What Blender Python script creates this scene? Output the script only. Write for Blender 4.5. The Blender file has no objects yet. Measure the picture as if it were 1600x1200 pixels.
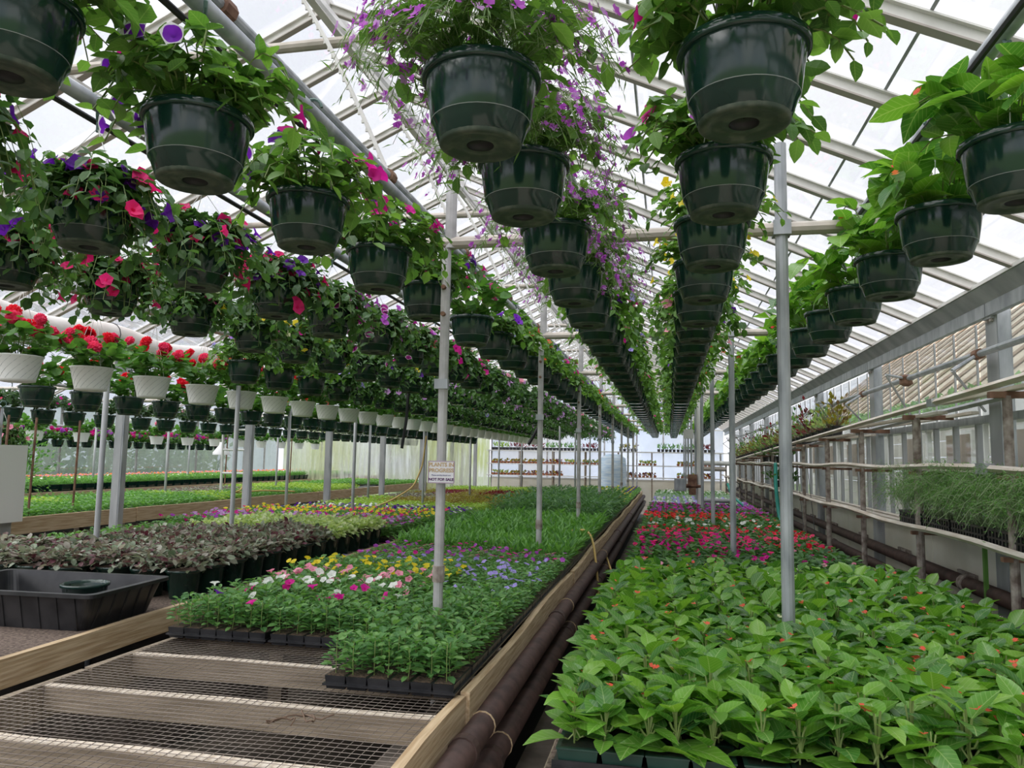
import bpy, math, random
import numpy as np
from mathutils import Matrix, Vector

rng = np.random.default_rng(7)
random.seed(7)
S = bpy.context.scene
COL = S.collection
PI = math.pi

# ------------------------------------------------------------------ camera, sky, exposure
EYE = Vector((0, 0, 1.65))
FOC = 1180.0


def setup_camera():
    y = Vector((245, -120, -FOC)).normalized()
    u = Vector((200, 12100, -FOC)).normalized()
    u = (u - y * u.dot(y)).normalized()
    x = y.cross(u)
    R = Matrix((x, y, u))            # world axes seen from the camera -> camera to world
    cam = bpy.data.cameras.new('camera')
    o = bpy.data.objects.new('camera', cam)
    COL.objects.link(o)
    o.matrix_world = Matrix.Translation(EYE) @ R.to_4x4()
    cam.sensor_width = 36
    cam.lens = 36 * FOC / 1600
    cam.clip_end = 300
    cam.clip_start = 0.05
    S.camera = o


setup_camera()

world = bpy.data.worlds.new('overcast')
S.world = world
world.use_nodes = True
wt = world.node_tree
bg = wt.nodes['Background']
wtc = wt.nodes.new('ShaderNodeTexCoord')
wn = wt.nodes.new('ShaderNodeTexNoise')
wn.inputs['Scale'].default_value = 1.7
wn.inputs['Detail'].default_value = 4
wt.links.new(wtc.outputs['Generated'], wn.inputs['Vector'])
wr = wt.nodes.new('ShaderNodeValToRGB')
wr.color_ramp.elements[0].position = 0.36
wr.color_ramp.elements[0].color = (0.66, 0.69, 0.84, 1)
wr.color_ramp.elements[1].position = 0.60
wr.color_ramp.elements[1].color = (1.0, 1.0, 1.04, 1)
wt.links.new(wn.outputs['Fac'], wr.inputs['Fac'])
wt.links.new(wr.outputs['Color'], bg.inputs['Color'])
bg.inputs['Strength'].default_value = 1.08

sun = bpy.data.lights.new('soft_sun', 'SUN')
sun.energy = 4.2
sun.angle = 1.6
sun.color = (1.0, 0.98, 0.95)
sun_o = bpy.data.objects.new('soft_sun', sun)
COL.objects.link(sun_o)
sun_o.rotation_euler = (math.radians(18), math.radians(-24), 0)

S.view_settings.view_transform = 'Standard'
S.view_settings.look = 'None'
S.view_settings.exposure = 0.42
S.view_settings.gamma = 1.0
S.view_settings.use_curve_mapping = False
S.cycles.max_bounces = 7
S.cycles.diffuse_bounces = 4
S.cycles.glossy_bounces = 3
S.cycles.transmission_bounces = 4
S.cycles.transparent_max_bounces = 24
S.cycles.use_denoising = True

# ------------------------------------------------------------------ materials
MATS = {}


def newmat(name):
    m = bpy.data.materials.new(name)
    m.use_nodes = True
    return m, m.node_tree, m.node_tree.nodes['Principled BSDF']


def mat(name, c, rough=0.6, metal=0.0, c2=None, scale=8.0, stretch=(1, 1, 1), bump=0.0, spec=0.5, detail=4, lo=0.35, hi=0.65):
    if name in MATS:
        return MATS[name]
    m, t, b = newmat(name)
    b.inputs['Roughness'].default_value = rough
    b.inputs['Metallic'].default_value = metal
    b.inputs['Specular IOR Level'].default_value = spec
    if c2 is None and not bump:
        b.inputs['Base Color'].default_value = (*c, 1)
    else:
        tc = t.nodes.new('ShaderNodeTexCoord')
        mp = t.nodes.new('ShaderNodeMapping')
        mp.inputs['Scale'].default_value = stretch
        nz = t.nodes.new('ShaderNodeTexNoise')
        nz.inputs['Scale'].default_value = scale
        nz.inputs['Detail'].default_value = detail
        t.links.new(tc.outputs['Object'], mp.inputs['Vector'])
        t.links.new(mp.outputs['Vector'], nz.inputs['Vector'])
        r = t.nodes.new('ShaderNodeValToRGB')
        r.color_ramp.elements[0].position = lo
        r.color_ramp.elements[1].position = hi
        r.color_ramp.elements[0].color = (*c, 1)
        r.color_ramp.elements[1].color = (*(c2 or c), 1)
        t.links.new(nz.outputs['Fac'], r.inputs['Fac'])
        t.links.new(r.outputs['Color'], b.inputs['Base Color'])
        if bump:
            bp = t.nodes.new('ShaderNodeBump')
            bp.inputs['Strength'].default_value = bump
            bp.inputs['Distance'].default_value = 0.01
            t.links.new(nz.outputs['Fac'], bp.inputs['Height'])
            t.links.new(bp.outputs['Normal'], b.inputs['Normal'])
    MATS[name] = m
    return m


def leafmat(name, cols, rough=0.42, trans=0.35, tcol=None, spec=0.4, vein=0.0, edge=None):
    """leaf or petal: colour varies from leaf to leaf, light comes through it"""
    if name in MATS:
        return MATS[name]
    m, t, b = newmat(name)
    b.inputs['Roughness'].default_value = rough
    b.inputs['Specular IOR Level'].default_value = spec
    g = t.nodes.new('ShaderNodeNewGeometry')
    oi = t.nodes.new('ShaderNodeObjectInfo')
    ad = t.nodes.new('ShaderNodeMath'); ad.operation = 'ADD'
    fr = t.nodes.new('ShaderNodeMath'); fr.operation = 'FRACT'
    t.links.new(g.outputs['Random Per Island'], ad.inputs[0])
    t.links.new(oi.outputs['Random'], ad.inputs[1])
    t.links.new(ad.outputs[0], fr.inputs[0])
    r = t.nodes.new('ShaderNodeValToRGB')
    el = r.color_ramp.elements
    n = len(cols)
    el[0].color = (*cols[0], 1); el[1].color = (*cols[-1], 1)
    for i in range(1, n - 1):
        e = el.new(i / (n - 1)); e.color = (*cols[i], 1)
    t.links.new(fr.outputs[0], r.inputs['Fac'])
    def mth(op, a, b_=None, c_=None):
        n_ = t.nodes.new('ShaderNodeMath'); n_.operation = op
        for i_, q in enumerate((a, b_, c_)):
            if q is None: continue
            if isinstance(q, (int, float)): n_.inputs[i_].default_value = q
            else: t.links.new(q, n_.inputs[i_])
        return n_.outputs[0]
    class R_: pass
    if vein or edge:
        at = t.nodes.new('ShaderNodeAttribute'); at.attribute_name = 'leaf_xy'
        sx = t.nodes.new('ShaderNodeSeparateXYZ'); t.links.new(at.outputs['Vector'], sx.inputs[0])
        ax = mth('ABSOLUTE', sx.outputs[0])
        if vein:
            mid = mth('LESS_THAN', ax, 0.014)
            sv = mth('FRACT', mth('MULTIPLY', mth('SUBTRACT', sx.outputs[1], mth('MULTIPLY', ax, 0.9)), 7.0))
            side = mth('MULTIPLY', mth('LESS_THAN', sv, 0.16), 0.45)
            fac = mth('MULTIPLY', mth('MAXIMUM', mid, side), vein)
            mc = (0.42, 0.55, 0.22)
        else:
            rr_ = mth('SQRT', mth('ADD', mth('MULTIPLY', sx.outputs[0], sx.outputs[0]), mth('MULTIPLY', sx.outputs[1], sx.outputs[1])))
            fac = mth('GREATER_THAN', rr_, 0.37)
            mc = edge
        mv = t.nodes.new('ShaderNodeMix'); mv.data_type = 'RGBA'
        t.links.new(fac, mv.inputs[0]); t.links.new(r.outputs['Color'], mv.inputs[6]); mv.inputs[7].default_value = (*mc, 1)
        r = R_(); r.outputs = {'Color': mv.outputs[2]}
    t.links.new(r.outputs['Color'], b.inputs['Base Color'])
    tr = t.nodes.new('ShaderNodeBsdfTranslucent')
    mul = t.nodes.new('ShaderNodeMix'); mul.data_type = 'RGBA'; mul.blend_type = 'MULTIPLY'
    mul.inputs[0].default_value = 1.0
    t.links.new(r.outputs['Color'], mul.inputs[6])
    mul.inputs[7].default_value = (*(tcol or (1.5, 1.6, 0.8)), 1)
    t.links.new(mul.outputs[2], tr.inputs['Color'])
    mx = t.nodes.new('ShaderNodeMixShader')
    mx.inputs[0].default_value = trans
    t.links.new(b.outputs[0], mx.inputs[1])
    t.links.new(tr.outputs[0], mx.inputs[2])
    t.links.new(mx.outputs[0], t.nodes['Material Output'].inputs['Surface'])
    MATS[name] = m
    return m


def glassmat(name, tint, haze, hazecol, gloss=0.06, hz_scale=1.5, hz_lo=0.3, hz_hi=0.8, stretch=(1, 1, 1), haze2=None):
    m, t, b = newmat(name)
    t.nodes.remove(b)
    out = t.nodes['Material Output']
    tr = t.nodes.new('ShaderNodeBsdfTransparent'); tr.inputs[0].default_value = (*tint, 1)
    gl = t.nodes.new('ShaderNodeBsdfGlossy'); gl.inputs['Roughness'].default_value = 0.03
    lw = t.nodes.new('ShaderNodeLayerWeight'); lw.inputs['Blend'].default_value = 0.25
    mlt = t.nodes.new('ShaderNodeMath'); mlt.operation = 'MULTIPLY_ADD'
    mlt.inputs[1].default_value = 0.35; mlt.inputs[2].default_value = gloss * 0.3
    t.links.new(lw.outputs['Fresnel'], mlt.inputs[0])
    m1 = t.nodes.new('ShaderNodeMixShader')
    t.links.new(mlt.outputs[0], m1.inputs[0]); t.links.new(tr.outputs[0], m1.inputs[1]); t.links.new(gl.outputs[0], m1.inputs[2])
    df = t.nodes.new('ShaderNodeBsdfDiffuse'); df.inputs[0].default_value = (*hazecol, 1)
    tl = t.nodes.new('ShaderNodeBsdfTranslucent'); tl.inputs[0].default_value = (*hazecol, 1)
    m2 = t.nodes.new('ShaderNodeMixShader'); m2.inputs[0].default_value = 0.6
    t.links.new(df.outputs[0], m2.inputs[1]); t.links.new(tl.outputs[0], m2.inputs[2])
    tc = t.nodes.new('ShaderNodeTexCoord')
    mp = t.nodes.new('ShaderNodeMapping'); mp.inputs['Scale'].default_value = stretch
    nz = t.nodes.new('ShaderNodeTexNoise'); nz.inputs['Scale'].default_value = hz_scale; nz.inputs['Detail'].default_value = 5
    t.links.new(tc.outputs['Object'], mp.inputs[0]); t.links.new(mp.outputs[0], nz.inputs['Vector'])
    mr = t.nodes.new('ShaderNodeMapRange')
    mr.inputs[1].default_value = hz_lo; mr.inputs[2].default_value = hz_hi
    mr.inputs[3].default_value = haze * 0.5; mr.inputs[4].default_value = haze * 1.5
    t.links.new(nz.outputs['Fac'], mr.inputs[0])
    if haze2:
        cr = t.nodes.new('ShaderNodeValToRGB')
        cr.color_ramp.elements[0].position = 0.35; cr.color_ramp.elements[1].position = 0.65
        cr.color_ramp.elements[0].color = (*hazecol, 1); cr.color_ramp.elements[1].color = (*haze2, 1)
        nz2 = t.nodes.new('ShaderNodeTexNoise'); nz2.inputs['Scale'].default_value = 0.5
        t.links.new(tc.outputs['Object'], nz2.inputs['Vector'])
        t.links.new(nz2.outputs['Fac'], cr.inputs[0])
        t.links.new(cr.outputs[0], df.inputs[0]); t.links.new(cr.outputs[0], tl.inputs[0])
    m3 = t.nodes.new('ShaderNodeMixShader')
    t.links.new(mr.outputs[0], m3.inputs[0]); t.links.new(m1.outputs[0], m3.inputs[1]); t.links.new(m2.outputs[0], m3.inputs[2])
    t.links.new(m3.outputs[0], out.inputs['Surface'])
    MATS[name] = m
    return m


def make_mats():
    mat('pot_green', (0.005, 0.024, 0.018), 0.13, c2=(0.010, 0.038, 0.028), scale=5, spec=0.6)
    mat('pot_white', (0.88, 0.88, 0.87), 0.45)
    mat('pot_line', (0.30, 0.32, 0.32), 0.5)
    mat('pot_under', (0.030, 0.050, 0.034), 0.5, c2=(0.10, 0.115, 0.085), scale=26, lo=0.45, hi=0.7)
    mat('tray_black', (0.010, 0.011, 0.013), 0.35, c2=(0.03, 0.03, 0.032), scale=9)
    mat('tray_green', (0.010, 0.035, 0.026), 0.35, c2=(0.018, 0.05, 0.038), scale=9)
    mat('soil', (0.030, 0.018, 0.011), 0.95, c2=(0.13, 0.085, 0.055), scale=90, bump=0.6)
    mat('bench_soil', (0.055, 0.036, 0.026), 0.95, c2=(0.20, 0.15, 0.12), scale=60, bump=0.6)
    mat('ground', (0.035, 0.032, 0.024), 0.95, c2=(0.12, 0.095, 0.07), scale=3.0, bump=0.5, detail=8)
    mat('concrete', (0.20, 0.165, 0.14), 0.9, c2=(0.38, 0.32, 0.27), scale=5, bump=0.25, detail=8)
    mat('block', (0.10, 0.085, 0.07), 0.95, c2=(0.24, 0.20, 0.17), scale=6, bump=0.5, detail=8)
    mat('wood', (0.42, 0.29, 0.16), 0.75, c2=(0.62, 0.48, 0.31), scale=5, stretch=(14, 0.8, 14), bump=0.3)
    mat('wood_x', (0.19, 0.15, 0.105), 0.85, c2=(0.32, 0.26, 0.19), scale=5, stretch=(0.8, 14, 14), bump=0.3)
    mat('wood_pale', (0.60, 0.50, 0.38), 0.75, c2=(0.78, 0.70, 0.60), scale=5, stretch=(14, 0.8, 14), bump=0.2)
    mat('rail_pale', (0.52, 0.44, 0.36), 0.75, c2=(0.75, 0.70, 0.64), scale=4, stretch=(8, 0.8, 8), bump=0.2)
    mat('galv', (0.27, 0.29, 0.31), 0.42, 0.3, c2=(0.46, 0.48, 0.50), scale=12, stretch=(1, 1, 0.3))
    mat('galv_grey', (0.30, 0.31, 0.32), 0.55, 0.1, c2=(0.46, 0.47, 0.48), scale=5, stretch=(1, 1, 0.3))
    mat('pole_light', (0.38, 0.37, 0.37), 0.5, 0.2, c2=(0.54, 0.53, 0.53), scale=9)
    mat('alum', (0.66, 0.64, 0.61), 0.5, 0.0, c2=(0.80, 0.78, 0.75), scale=6)
    mat('alum_dark', (0.42, 0.37, 0.34), 0.6, 0.0)
    mat('pipe_tie', (0.42, 0.38, 0.33), 0.6, 0.2, c2=(0.58, 0.52, 0.46), scale=7)
    mat('rust', (0.12, 0.055, 0.035), 0.8, c2=(0.25, 0.14, 0.09), scale=14, bump=0.3)
    mat('rust_post', (0.16, 0.12, 0.10), 0.8, c2=(0.42, 0.37, 0.33), scale=18, bump=0.3)
    mat('iron_pipe', (0.040, 0.022, 0.018), 0.65, c2=(0.085, 0.048, 0.040), scale=12, bump=0.15)
    mat('panel_cream', (0.74, 0.71, 0.58), 0.8, c2=(0.86, 0.84, 0.74), scale=2.2, detail=6)
    mat('white', (0.80, 0.80, 0.80), 0.5)
    mat('off_white', (0.72, 0.72, 0.70), 0.6)
    mat('duct', (0.70, 0.64, 0.60), 0.6, c2=(0.82, 0.78, 0.75), scale=3)
    mat('wire', (0.17, 0.14, 0.12), 0.6, 0.4, c2=(0.34, 0.29, 0.25), scale=3)
    mat('wire_white', (0.70, 0.70, 0.68), 0.5)
    mat('wire_dark', (0.05, 0.05, 0.055), 0.5)
    mat('hook_green', (0.10, 0.17, 0.15), 0.5)
    mat('black_rubber', (0.012, 0.012, 0.014), 0.5)
    mat('hose_yellow', (0.55, 0.38, 0.12), 0.5)
    mat('hose_green', (0.03, 0.30, 0.24), 0.45)
    mat('blue_wrap', (0.45, 0.62, 0.80), 0.4, c2=(0.75, 0.84, 0.92), scale=3, stretch=(1, 1, 6))
    mat('sign_white', (0.82, 0.80, 0.84), 0.4)
    mat('sign_border', (0.30, 0.16, 0.26), 0.5)
    mat('sign_gold', (0.55, 0.40, 0.22), 0.5)
    mat('sign_purple', (0.10, 0.03, 0.12), 0.5)
    mat('sign_blue', (0.10, 0.10, 0.28), 0.5)
    mat('terracotta', (0.35, 0.13, 0.06), 0.8)
    mat('sand', (0.55, 0.50, 0.44), 0.9)
    mat('siding', (0.58, 0.55, 0.50), 0.8, c2=(0.70, 0.68, 0.63), scale=2)
    mat('roof_tan', (0.34, 0.29, 0.21), 0.8, c2=(0.52, 0.46, 0.36), scale=1.2)
    mat('shade_brown', (0.22, 0.16, 0.11), 0.8)
    mat('grass', (0.08, 0.14, 0.04), 0.95, c2=(0.16, 0.22, 0.08), scale=4)
    mat('stem', (0.16, 0.22, 0.06), 0.6)
    mat('stem_dark', (0.13, 0.08, 0.05), 0.6)
    mat('stem_fine', (0.20, 0.27, 0.13), 0.6)
    leafmat('leaf_petunia', [(0.055, 0.13, 0.035), (0.11, 0.25, 0.05), (0.18, 0.35, 0.07)], vein=0.25)
    leafmat('leaf_shade', [(0.04, 0.10, 0.035), (0.07, 0.16, 0.045), (0.10, 0.21, 0.06)])
    leafmat('leaf_begonia', [(0.03, 0.12, 0.03), (0.12, 0.31, 0.035), (0.22, 0.43, 0.05), (0.05, 0.17, 0.035), (0.16, 0.36, 0.04), (0.08, 0.22, 0.035)], rough=0.25, spec=0.6, vein=0.45)
    leafmat('leaf_geranium', [(0.05, 0.14, 0.035), (0.09, 0.23, 0.045), (0.13, 0.29, 0.06)])
    leafmat('leaf_small', [(0.07, 0.18, 0.06), (0.12, 0.28, 0.08), (0.19, 0.36, 0.11)])
    leafmat('leaf_spiky', [(0.07, 0.19, 0.05), (0.13, 0.31, 0.07), (0.18, 0.38, 0.09)])
    leafmat('leaf_tall', [(0.06, 0.15, 0.07), (0.11, 0.24, 0.09), (0.16, 0.31, 0.12)])
    leafmat('leaf_dark', [(0.03, 0.07, 0.035), (0.06, 0.12, 0.055), (0.09, 0.16, 0.07)])
    leafmat('leaf_impatiens', [(0.03, 0.09, 0.03), (0.06, 0.16, 0.04), (0.10, 0.22, 0.06)])
    leafmat('leaf_trad', [(0.09, 0.010, 0.03), (0.30, 0.36, 0.25), (0.08, 0.13, 0.07), (0.46, 0.50, 0.40), (0.13, 0.02, 0.05), (0.20, 0.27, 0.16)], tcol=(1.3, 1.1, 1.0))
    leafmat('leaf_lime', [(0.26, 0.40, 0.06), (0.40, 0.55, 0.12), (0.18, 0.32, 0.05)])
    leafmat('leaf_varieg', [(0.50, 0.58, 0.28), (0.30, 0.42, 0.15), (0.62, 0.66, 0.42)])
    leafmat('leaf_bronze', [(0.20, 0.17, 0.03), (0.30, 0.28, 0.04), (0.14, 0.06, 0.03)])
    leafmat('leaf_burgundy', [(0.13, 0.012, 0.02), (0.24, 0.02, 0.03), (0.08, 0.02, 0.02)], tcol=(1.3, 1.0, 1.0))
    leafmat('leaf_silver', [(0.30, 0.42, 0.36), (0.42, 0.55, 0.48), (0.20, 0.33, 0.25)])
    leafmat('leaf_fern', [(0.09, 0.20, 0.06), (0.14, 0.30, 0.08), (0.20, 0.38, 0.12)])
    leafmat('leaf_fine', [(0.10, 0.19, 0.05), (0.15, 0.27, 0.08)])
    P = dict(rough=0.5, trans=0.4, tcol=(1.3, 1.3, 1.3), spec=0.25)
    for n, c in dict(magenta=[(0.55, 0.01, 0.22), (0.75, 0.02, 0.35)], hotpink=[(0.72, 0.01, 0.15), (0.88, 0.03, 0.22)],
                     violet=[(0.16, 0.015, 0.45), (0.24, 0.03, 0.60)], purple=[(0.42, 0.07, 0.50), (0.55, 0.13, 0.62)],
                     deep=[(0.10, 0.01, 0.28), (0.16, 0.02, 0.40)], yellow=[(0.80, 0.62, 0.02), (0.90, 0.75, 0.08)],
                     red=[(0.75, 0.015, 0.03), (0.85, 0.03, 0.07)], coral=[(0.85, 0.10, 0.06), (0.90, 0.20, 0.12)],
                     pink=[(0.85, 0.28, 0.42), (0.90, 0.40, 0.52)], white=[(0.85, 0.86, 0.82), (0.88, 0.88, 0.85)],
                     lilac=[(0.40, 0.32, 0.80), (0.52, 0.42, 0.88)], mauve=[(0.55, 0.28, 0.62), (0.65, 0.38, 0.72)],
                     rose=[(0.80, 0.05, 0.14), (0.88, 0.08, 0.22)], cream=[(0.78, 0.80, 0.45), (0.85, 0.86, 0.6)],
                     orange=[(0.85, 0.18, 0.03), (0.9, 0.3, 0.06)]).items():
        leafmat('bloom_' + n, c, **P)
    leafmat('bloom_edged', [(0.16, 0.015, 0.42), (0.24, 0.03, 0.55)], edge=(0.9, 0.86, 0.92), **P)
    leafmat('bloom_picotee', [(0.40, 0.02, 0.28), (0.50, 0.04, 0.35)], edge=(0.88, 0.75, 0.85), **P)
    glassmat('roof_glass', (0.975, 0.98, 0.985), 0.05, (0.80, 0.82, 0.86), hz_scale=1.2)
    glassmat('wall_glass', (0.90, 0.92, 0.92), 0.09, (0.72, 0.72, 0.70), gloss=0.10, hz_scale=1.0)
    glassmat('plastic_clear', (0.80, 0.84, 0.82), 0.30, (0.50, 0.55, 0.52), hz_scale=1.0, stretch=(1, 1, 0.4))
    glassmat('plastic_white', (0.95, 0.96, 0.95), 0.62, (0.88, 0.90, 0.92), hz_scale=3.0, stretch=(3, 3, 0.3), hz_lo=0.35, hz_hi=0.6, haze2=(0.72, 0.78, 0.42))
    glassmat('poly_end', (0.95, 0.96, 1.0), 0.55, (0.62, 0.74, 0.92), hz_scale=0.5, haze2=(0.86, 0.86, 0.90))


make_mats()

# ------------------------------------------------------------------ mesh helpers


def mesh_from(name, parts, smooth=False):
    """parts: list of (verts Nx3, faces list/array, material name or index)"""
    vs, loops, starts, totals, mi, mats = [], [], [], [], [], []
    off = 0; ls = 0
    uvs = []
    for v, f, m, *uv in parts:
        v = np.asarray(v, dtype=np.float32).reshape(-1, 3)
        uvs.append(uv[0] if uv else np.zeros((len(v), 2)))
        if m not in mats:
            mats.append(m)
        k = mats.index(m)
        if isinstance(f, np.ndarray):
            nf, fs = f.shape
            loops.append((f + off).ravel())
            starts.append(ls + np.arange(nf) * fs)
            totals.append(np.full(nf, fs))
            mi.append(np.full(nf, k))
            ls += nf * fs
        else:
            for q in f:
                loops.append(np.array(q) + off)
                starts.append(np.array([ls])); totals.append(np.array([len(q)])); mi.append(np.array([k]))
                ls += len(q)
        vs.append(v); off += len(v)
    me = bpy.data.meshes.new(name)
    V = np.concatenate(vs)
    me.vertices.add(len(V)); me.vertices.foreach_set('co', V.ravel())
    L = np.concatenate(loops).astype(np.int32)
    me.loops.add(len(L)); me.loops.foreach_set('vertex_index', L)
    st = np.concatenate(starts).astype(np.int32)
    me.polygons.add(len(st))
    me.polygons.foreach_set('loop_start', st)
    me.polygons.foreach_set('loop_total', np.concatenate(totals).astype(np.int32))
    me.polygons.foreach_set('material_index', np.concatenate(mi).astype(np.int32))
    me.polygons.foreach_set('use_smooth', np.full(len(st), bool(smooth)))
    if any(m.startswith(('leaf', 'bloom')) for m in mats):
        at = me.attributes.new('leaf_xy', 'FLOAT2', 'POINT')
        at.data.foreach_set('vector', np.concatenate(uvs).astype(np.float32).ravel())
    for m in mats:
        me.materials.append(MATS[m])
    me.update(calc_edges=True)
    return me


def box(c, s, m='wood', taper=1.0):
    """centre, full size; taper scales the bottom"""
    x, y, z = c; a, b, h = s[0] / 2, s[1] / 2, s[2] / 2
    t = taper
    v = [(x - a * t, y - b * t, z - h), (x + a * t, y - b * t, z - h), (x + a * t, y + b * t, z - h), (x - a * t, y + b * t, z - h),
         (x - a, y - b, z + h), (x + a, y - b, z + h), (x + a, y + b, z + h), (x - a, y + b, z + h)]
    f = np.array([(0, 3, 2, 1), (4, 5, 6, 7), (0, 1, 5, 4), (1, 2, 6, 5), (2, 3, 7, 6), (3, 0, 4, 7)])
    return (v, f, m)


def tube(pts, r, m, n=8, caps=True):
    pts = np.asarray(pts, float)
    k = len(pts)
    rr = np.full(k, r) if np.isscalar(r) else np.asarray(r, float)
    T = np.gradient(pts, axis=0)
    T /= np.linalg.norm(T, axis=1)[:, None] + 1e-9
    ref = np.array([0, 0, 1.0]) if abs(T[:, 2]).mean() < 0.8 else np.array([1.0, 0, 0])
    A = np.cross(T, ref); A /= np.linalg.norm(A, axis=1)[:, None] + 1e-9
    B = np.cross(T, A)
    ang = np.arange(n) * 2 * PI / n
    V = pts[:, None, :] + rr[:, None, None] * (np.cos(ang)[None, :, None] * A[:, None, :] + np.sin(ang)[None, :, None] * B[:, None, :])
    V = V.reshape(-1, 3)
    i = np.arange(k - 1)[:, None] * n; j = np.arange(n)[None, :]; j2 = (j + 1) % n
    F = np.stack([i + j, i + j2, i + n + j2, i + n + j], -1).reshape(-1, 4)
    if not caps:
        return (V, F, m)
    FF = [tuple(q) for q in F]
    FF.append(tuple(range(n))[::-1]); FF.append(tuple(range((k - 1) * n, k * n)))
    return (V, FF, m)


def tubes(P, r, m, n=3):
    """many thin stems at once: P (S, K, 3)"""
    Sn, K, _ = P.shape
    T = np.gradient(P, axis=1); T /= np.linalg.norm(T, axis=2, keepdims=True) + 1e-9
    A = np.cross(T, np.array([0.3, 0.2, 1.0])); A /= np.linalg.norm(A, axis=2, keepdims=True) + 1e-9
    B = np.cross(T, A)
    ang = np.arange(n) * 2 * PI / n
    V = P[:, :, None, :] + r * (np.cos(ang)[:, None] * A[:, :, None, :] + np.sin(ang)[:, None] * B[:, :, None, :])
    s = np.arange(Sn)[:, None, None] * K * n; i = np.arange(K - 1)[None, :, None] * n; j = np.arange(n)[None, None, :]
    j2 = (j + 1) % n
    F = np.stack([s + i + j, s + i + j2, s + i + n + j2, s + i + n + j], -1).reshape(-1, 4)
    return (V.reshape(-1, 3), F, m)


def lathe(prof, m, n=28, c=(0, 0, 0)):
    """prof: list of (r, z)"""
    ang = np.arange(n) * 2 * PI / n
    V = np.array([[(c[0] + r * math.cos(a), c[1] + r * math.sin(a), c[2] + z) for a in ang] for r, z in prof]).reshape(-1, 3)
    k = len(prof)
    i = np.arange(k - 1)[:, None] * n; j = np.arange(n)[None, :]; j2 = (j + 1) % n
    return (V, np.stack([i + j, i + j2, i + n + j2, i + n + j], -1).reshape(-1, 4), m)


def link(name, me, parent=None, loc=None, kind=None, label=None, mw=None):
    o = bpy.data.objects.new(name, me)
    COL.objects.link(o)
    if parent is not None:
        o.parent = parent
    if mw is not None:
        o.matrix_basis = mw
    if loc is not None:
        o.location = loc
    if kind:
        o['kind'] = kind
    if label:
        o['label'] = label
    return o


def thing(name, label, cat, loc=(0, 0, 0), rz=0.0, group=None, me=None, kind=None):
    o = bpy.data.objects.new(name, me)
    COL.objects.link(o)
    o.location = loc; o.rotation_euler = (0, 0, rz)
    o['label'] = label; o['category'] = cat
    if group:
        o['group'] = group
    if kind:
        o['kind'] = kind
    return o


def struct(name, parts=None, smooth=False):
    o = bpy.data.objects.new(name, mesh_from(name, parts, smooth) if parts else None)
    COL.objects.link(o)
    o['kind'] = 'structure'
    return o


def part(name, parts, parent, kind=None, label=None, smooth=False, loc=None):
    return link(name, mesh_from(name, parts, smooth), parent, loc, kind, label)


ORD = ['first', 'second', 'third', 'fourth', 'fifth', 'sixth', 'seventh', 'eighth', 'ninth', 'tenth', 'eleventh', 'twelfth', 'thirteenth',
       'fourteenth', 'fifteenth', 'sixteenth', 'seventeenth', 'eighteenth', 'nineteenth', 'twentieth']

# ------------------------------------------------------------------ leaf and petal templates: along +Y, normal +Z, length 1


def leaf_t(prof, ratio, n=5, fold=0.25, droop=0.3, lod=0, asym=0.0):
    """returns verts, quads/tris"""
    if lod == 2:
        return np.array([(0, 0, 0), (ratio * .5, .45, fold * .25), (0, 1, -droop), (-ratio * .5, .45, fold * .25)]), np.array([(0, 1, 2, 3)])
    if lod == 1 and prof is pr_oval:
        h = ratio * .5; z = fold * h
        v = np.array([(0, 0, 0), (h * .85, .30, z), (h * .95, .68, z - droop * .45), (0, 1, -droop), (-h * .95, .68, z - droop * .45), (-h * .85, .30, z), (0, .5, -droop * .25)])
        return v, np.array([(0, 1, 6), (1, 2, 6), (2, 3, 6), (3, 4, 6), (4, 5, 6), (5, 0, 6)])
    if lod == 1:
        v = np.array([(0, 0, 0), (ratio * .5, .42, fold * ratio * .5), (0, .5, -droop * .2), (-ratio * .5, .42, fold * ratio * .5), (0, 1, -droop)])
        return v, np.array([(0, 1, 2), (0, 2, 3), (1, 4, 2), (2, 4, 3)])
    v = []
    for i in range(n):
        t = i / (n - 1)
        w = prof(t) * ratio * .5
        z = -droop * t * t
        v += [(-w * (1 + asym), t, z + fold * w), (0, t, z), (w * (1 - asym), t, z + fold * w)]
    f = []
    for i in range(n - 1):
        a = i * 3; b = a + 3
        f += [(a, a + 1, b + 1, b), (a + 1, a + 2, b + 2, b + 1)]
    return np.array(v), np.array(f)


def pr_oval(t):
    return max(0.06, math.sin(PI * min(1, t) ** 0.8)) ** 0.75 if 0 < t < 1 else 0.05


def pr_begonia(t):
    return [0.30, 0.92, 1.0, 0.72, 0.04][int(round(t * 4))] if True else 0


def pr_lance(t):
    return [0.25, 0.8, 1.0, 0.65, 0.03][int(round(t * 4))]


def round_leaf(lod=0):
    n = 10 if lod == 0 else 6
    v = [(0, 0.45, -0.05)]
    for i in range(n):
        a = -PI / 2 + (i + .5) * 2 * PI / n
        r = .5 * (1 + 0.08 * (-1) ** i)
        v.append((r * math.cos(a), .45 + r * math.sin(a), 0.10 + 0.04 * math.sin(3 * a)))
    return np.array(v), np.array([(0, 1 + i, 1 + (i + 1) % n) for i in range(n)])


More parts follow.
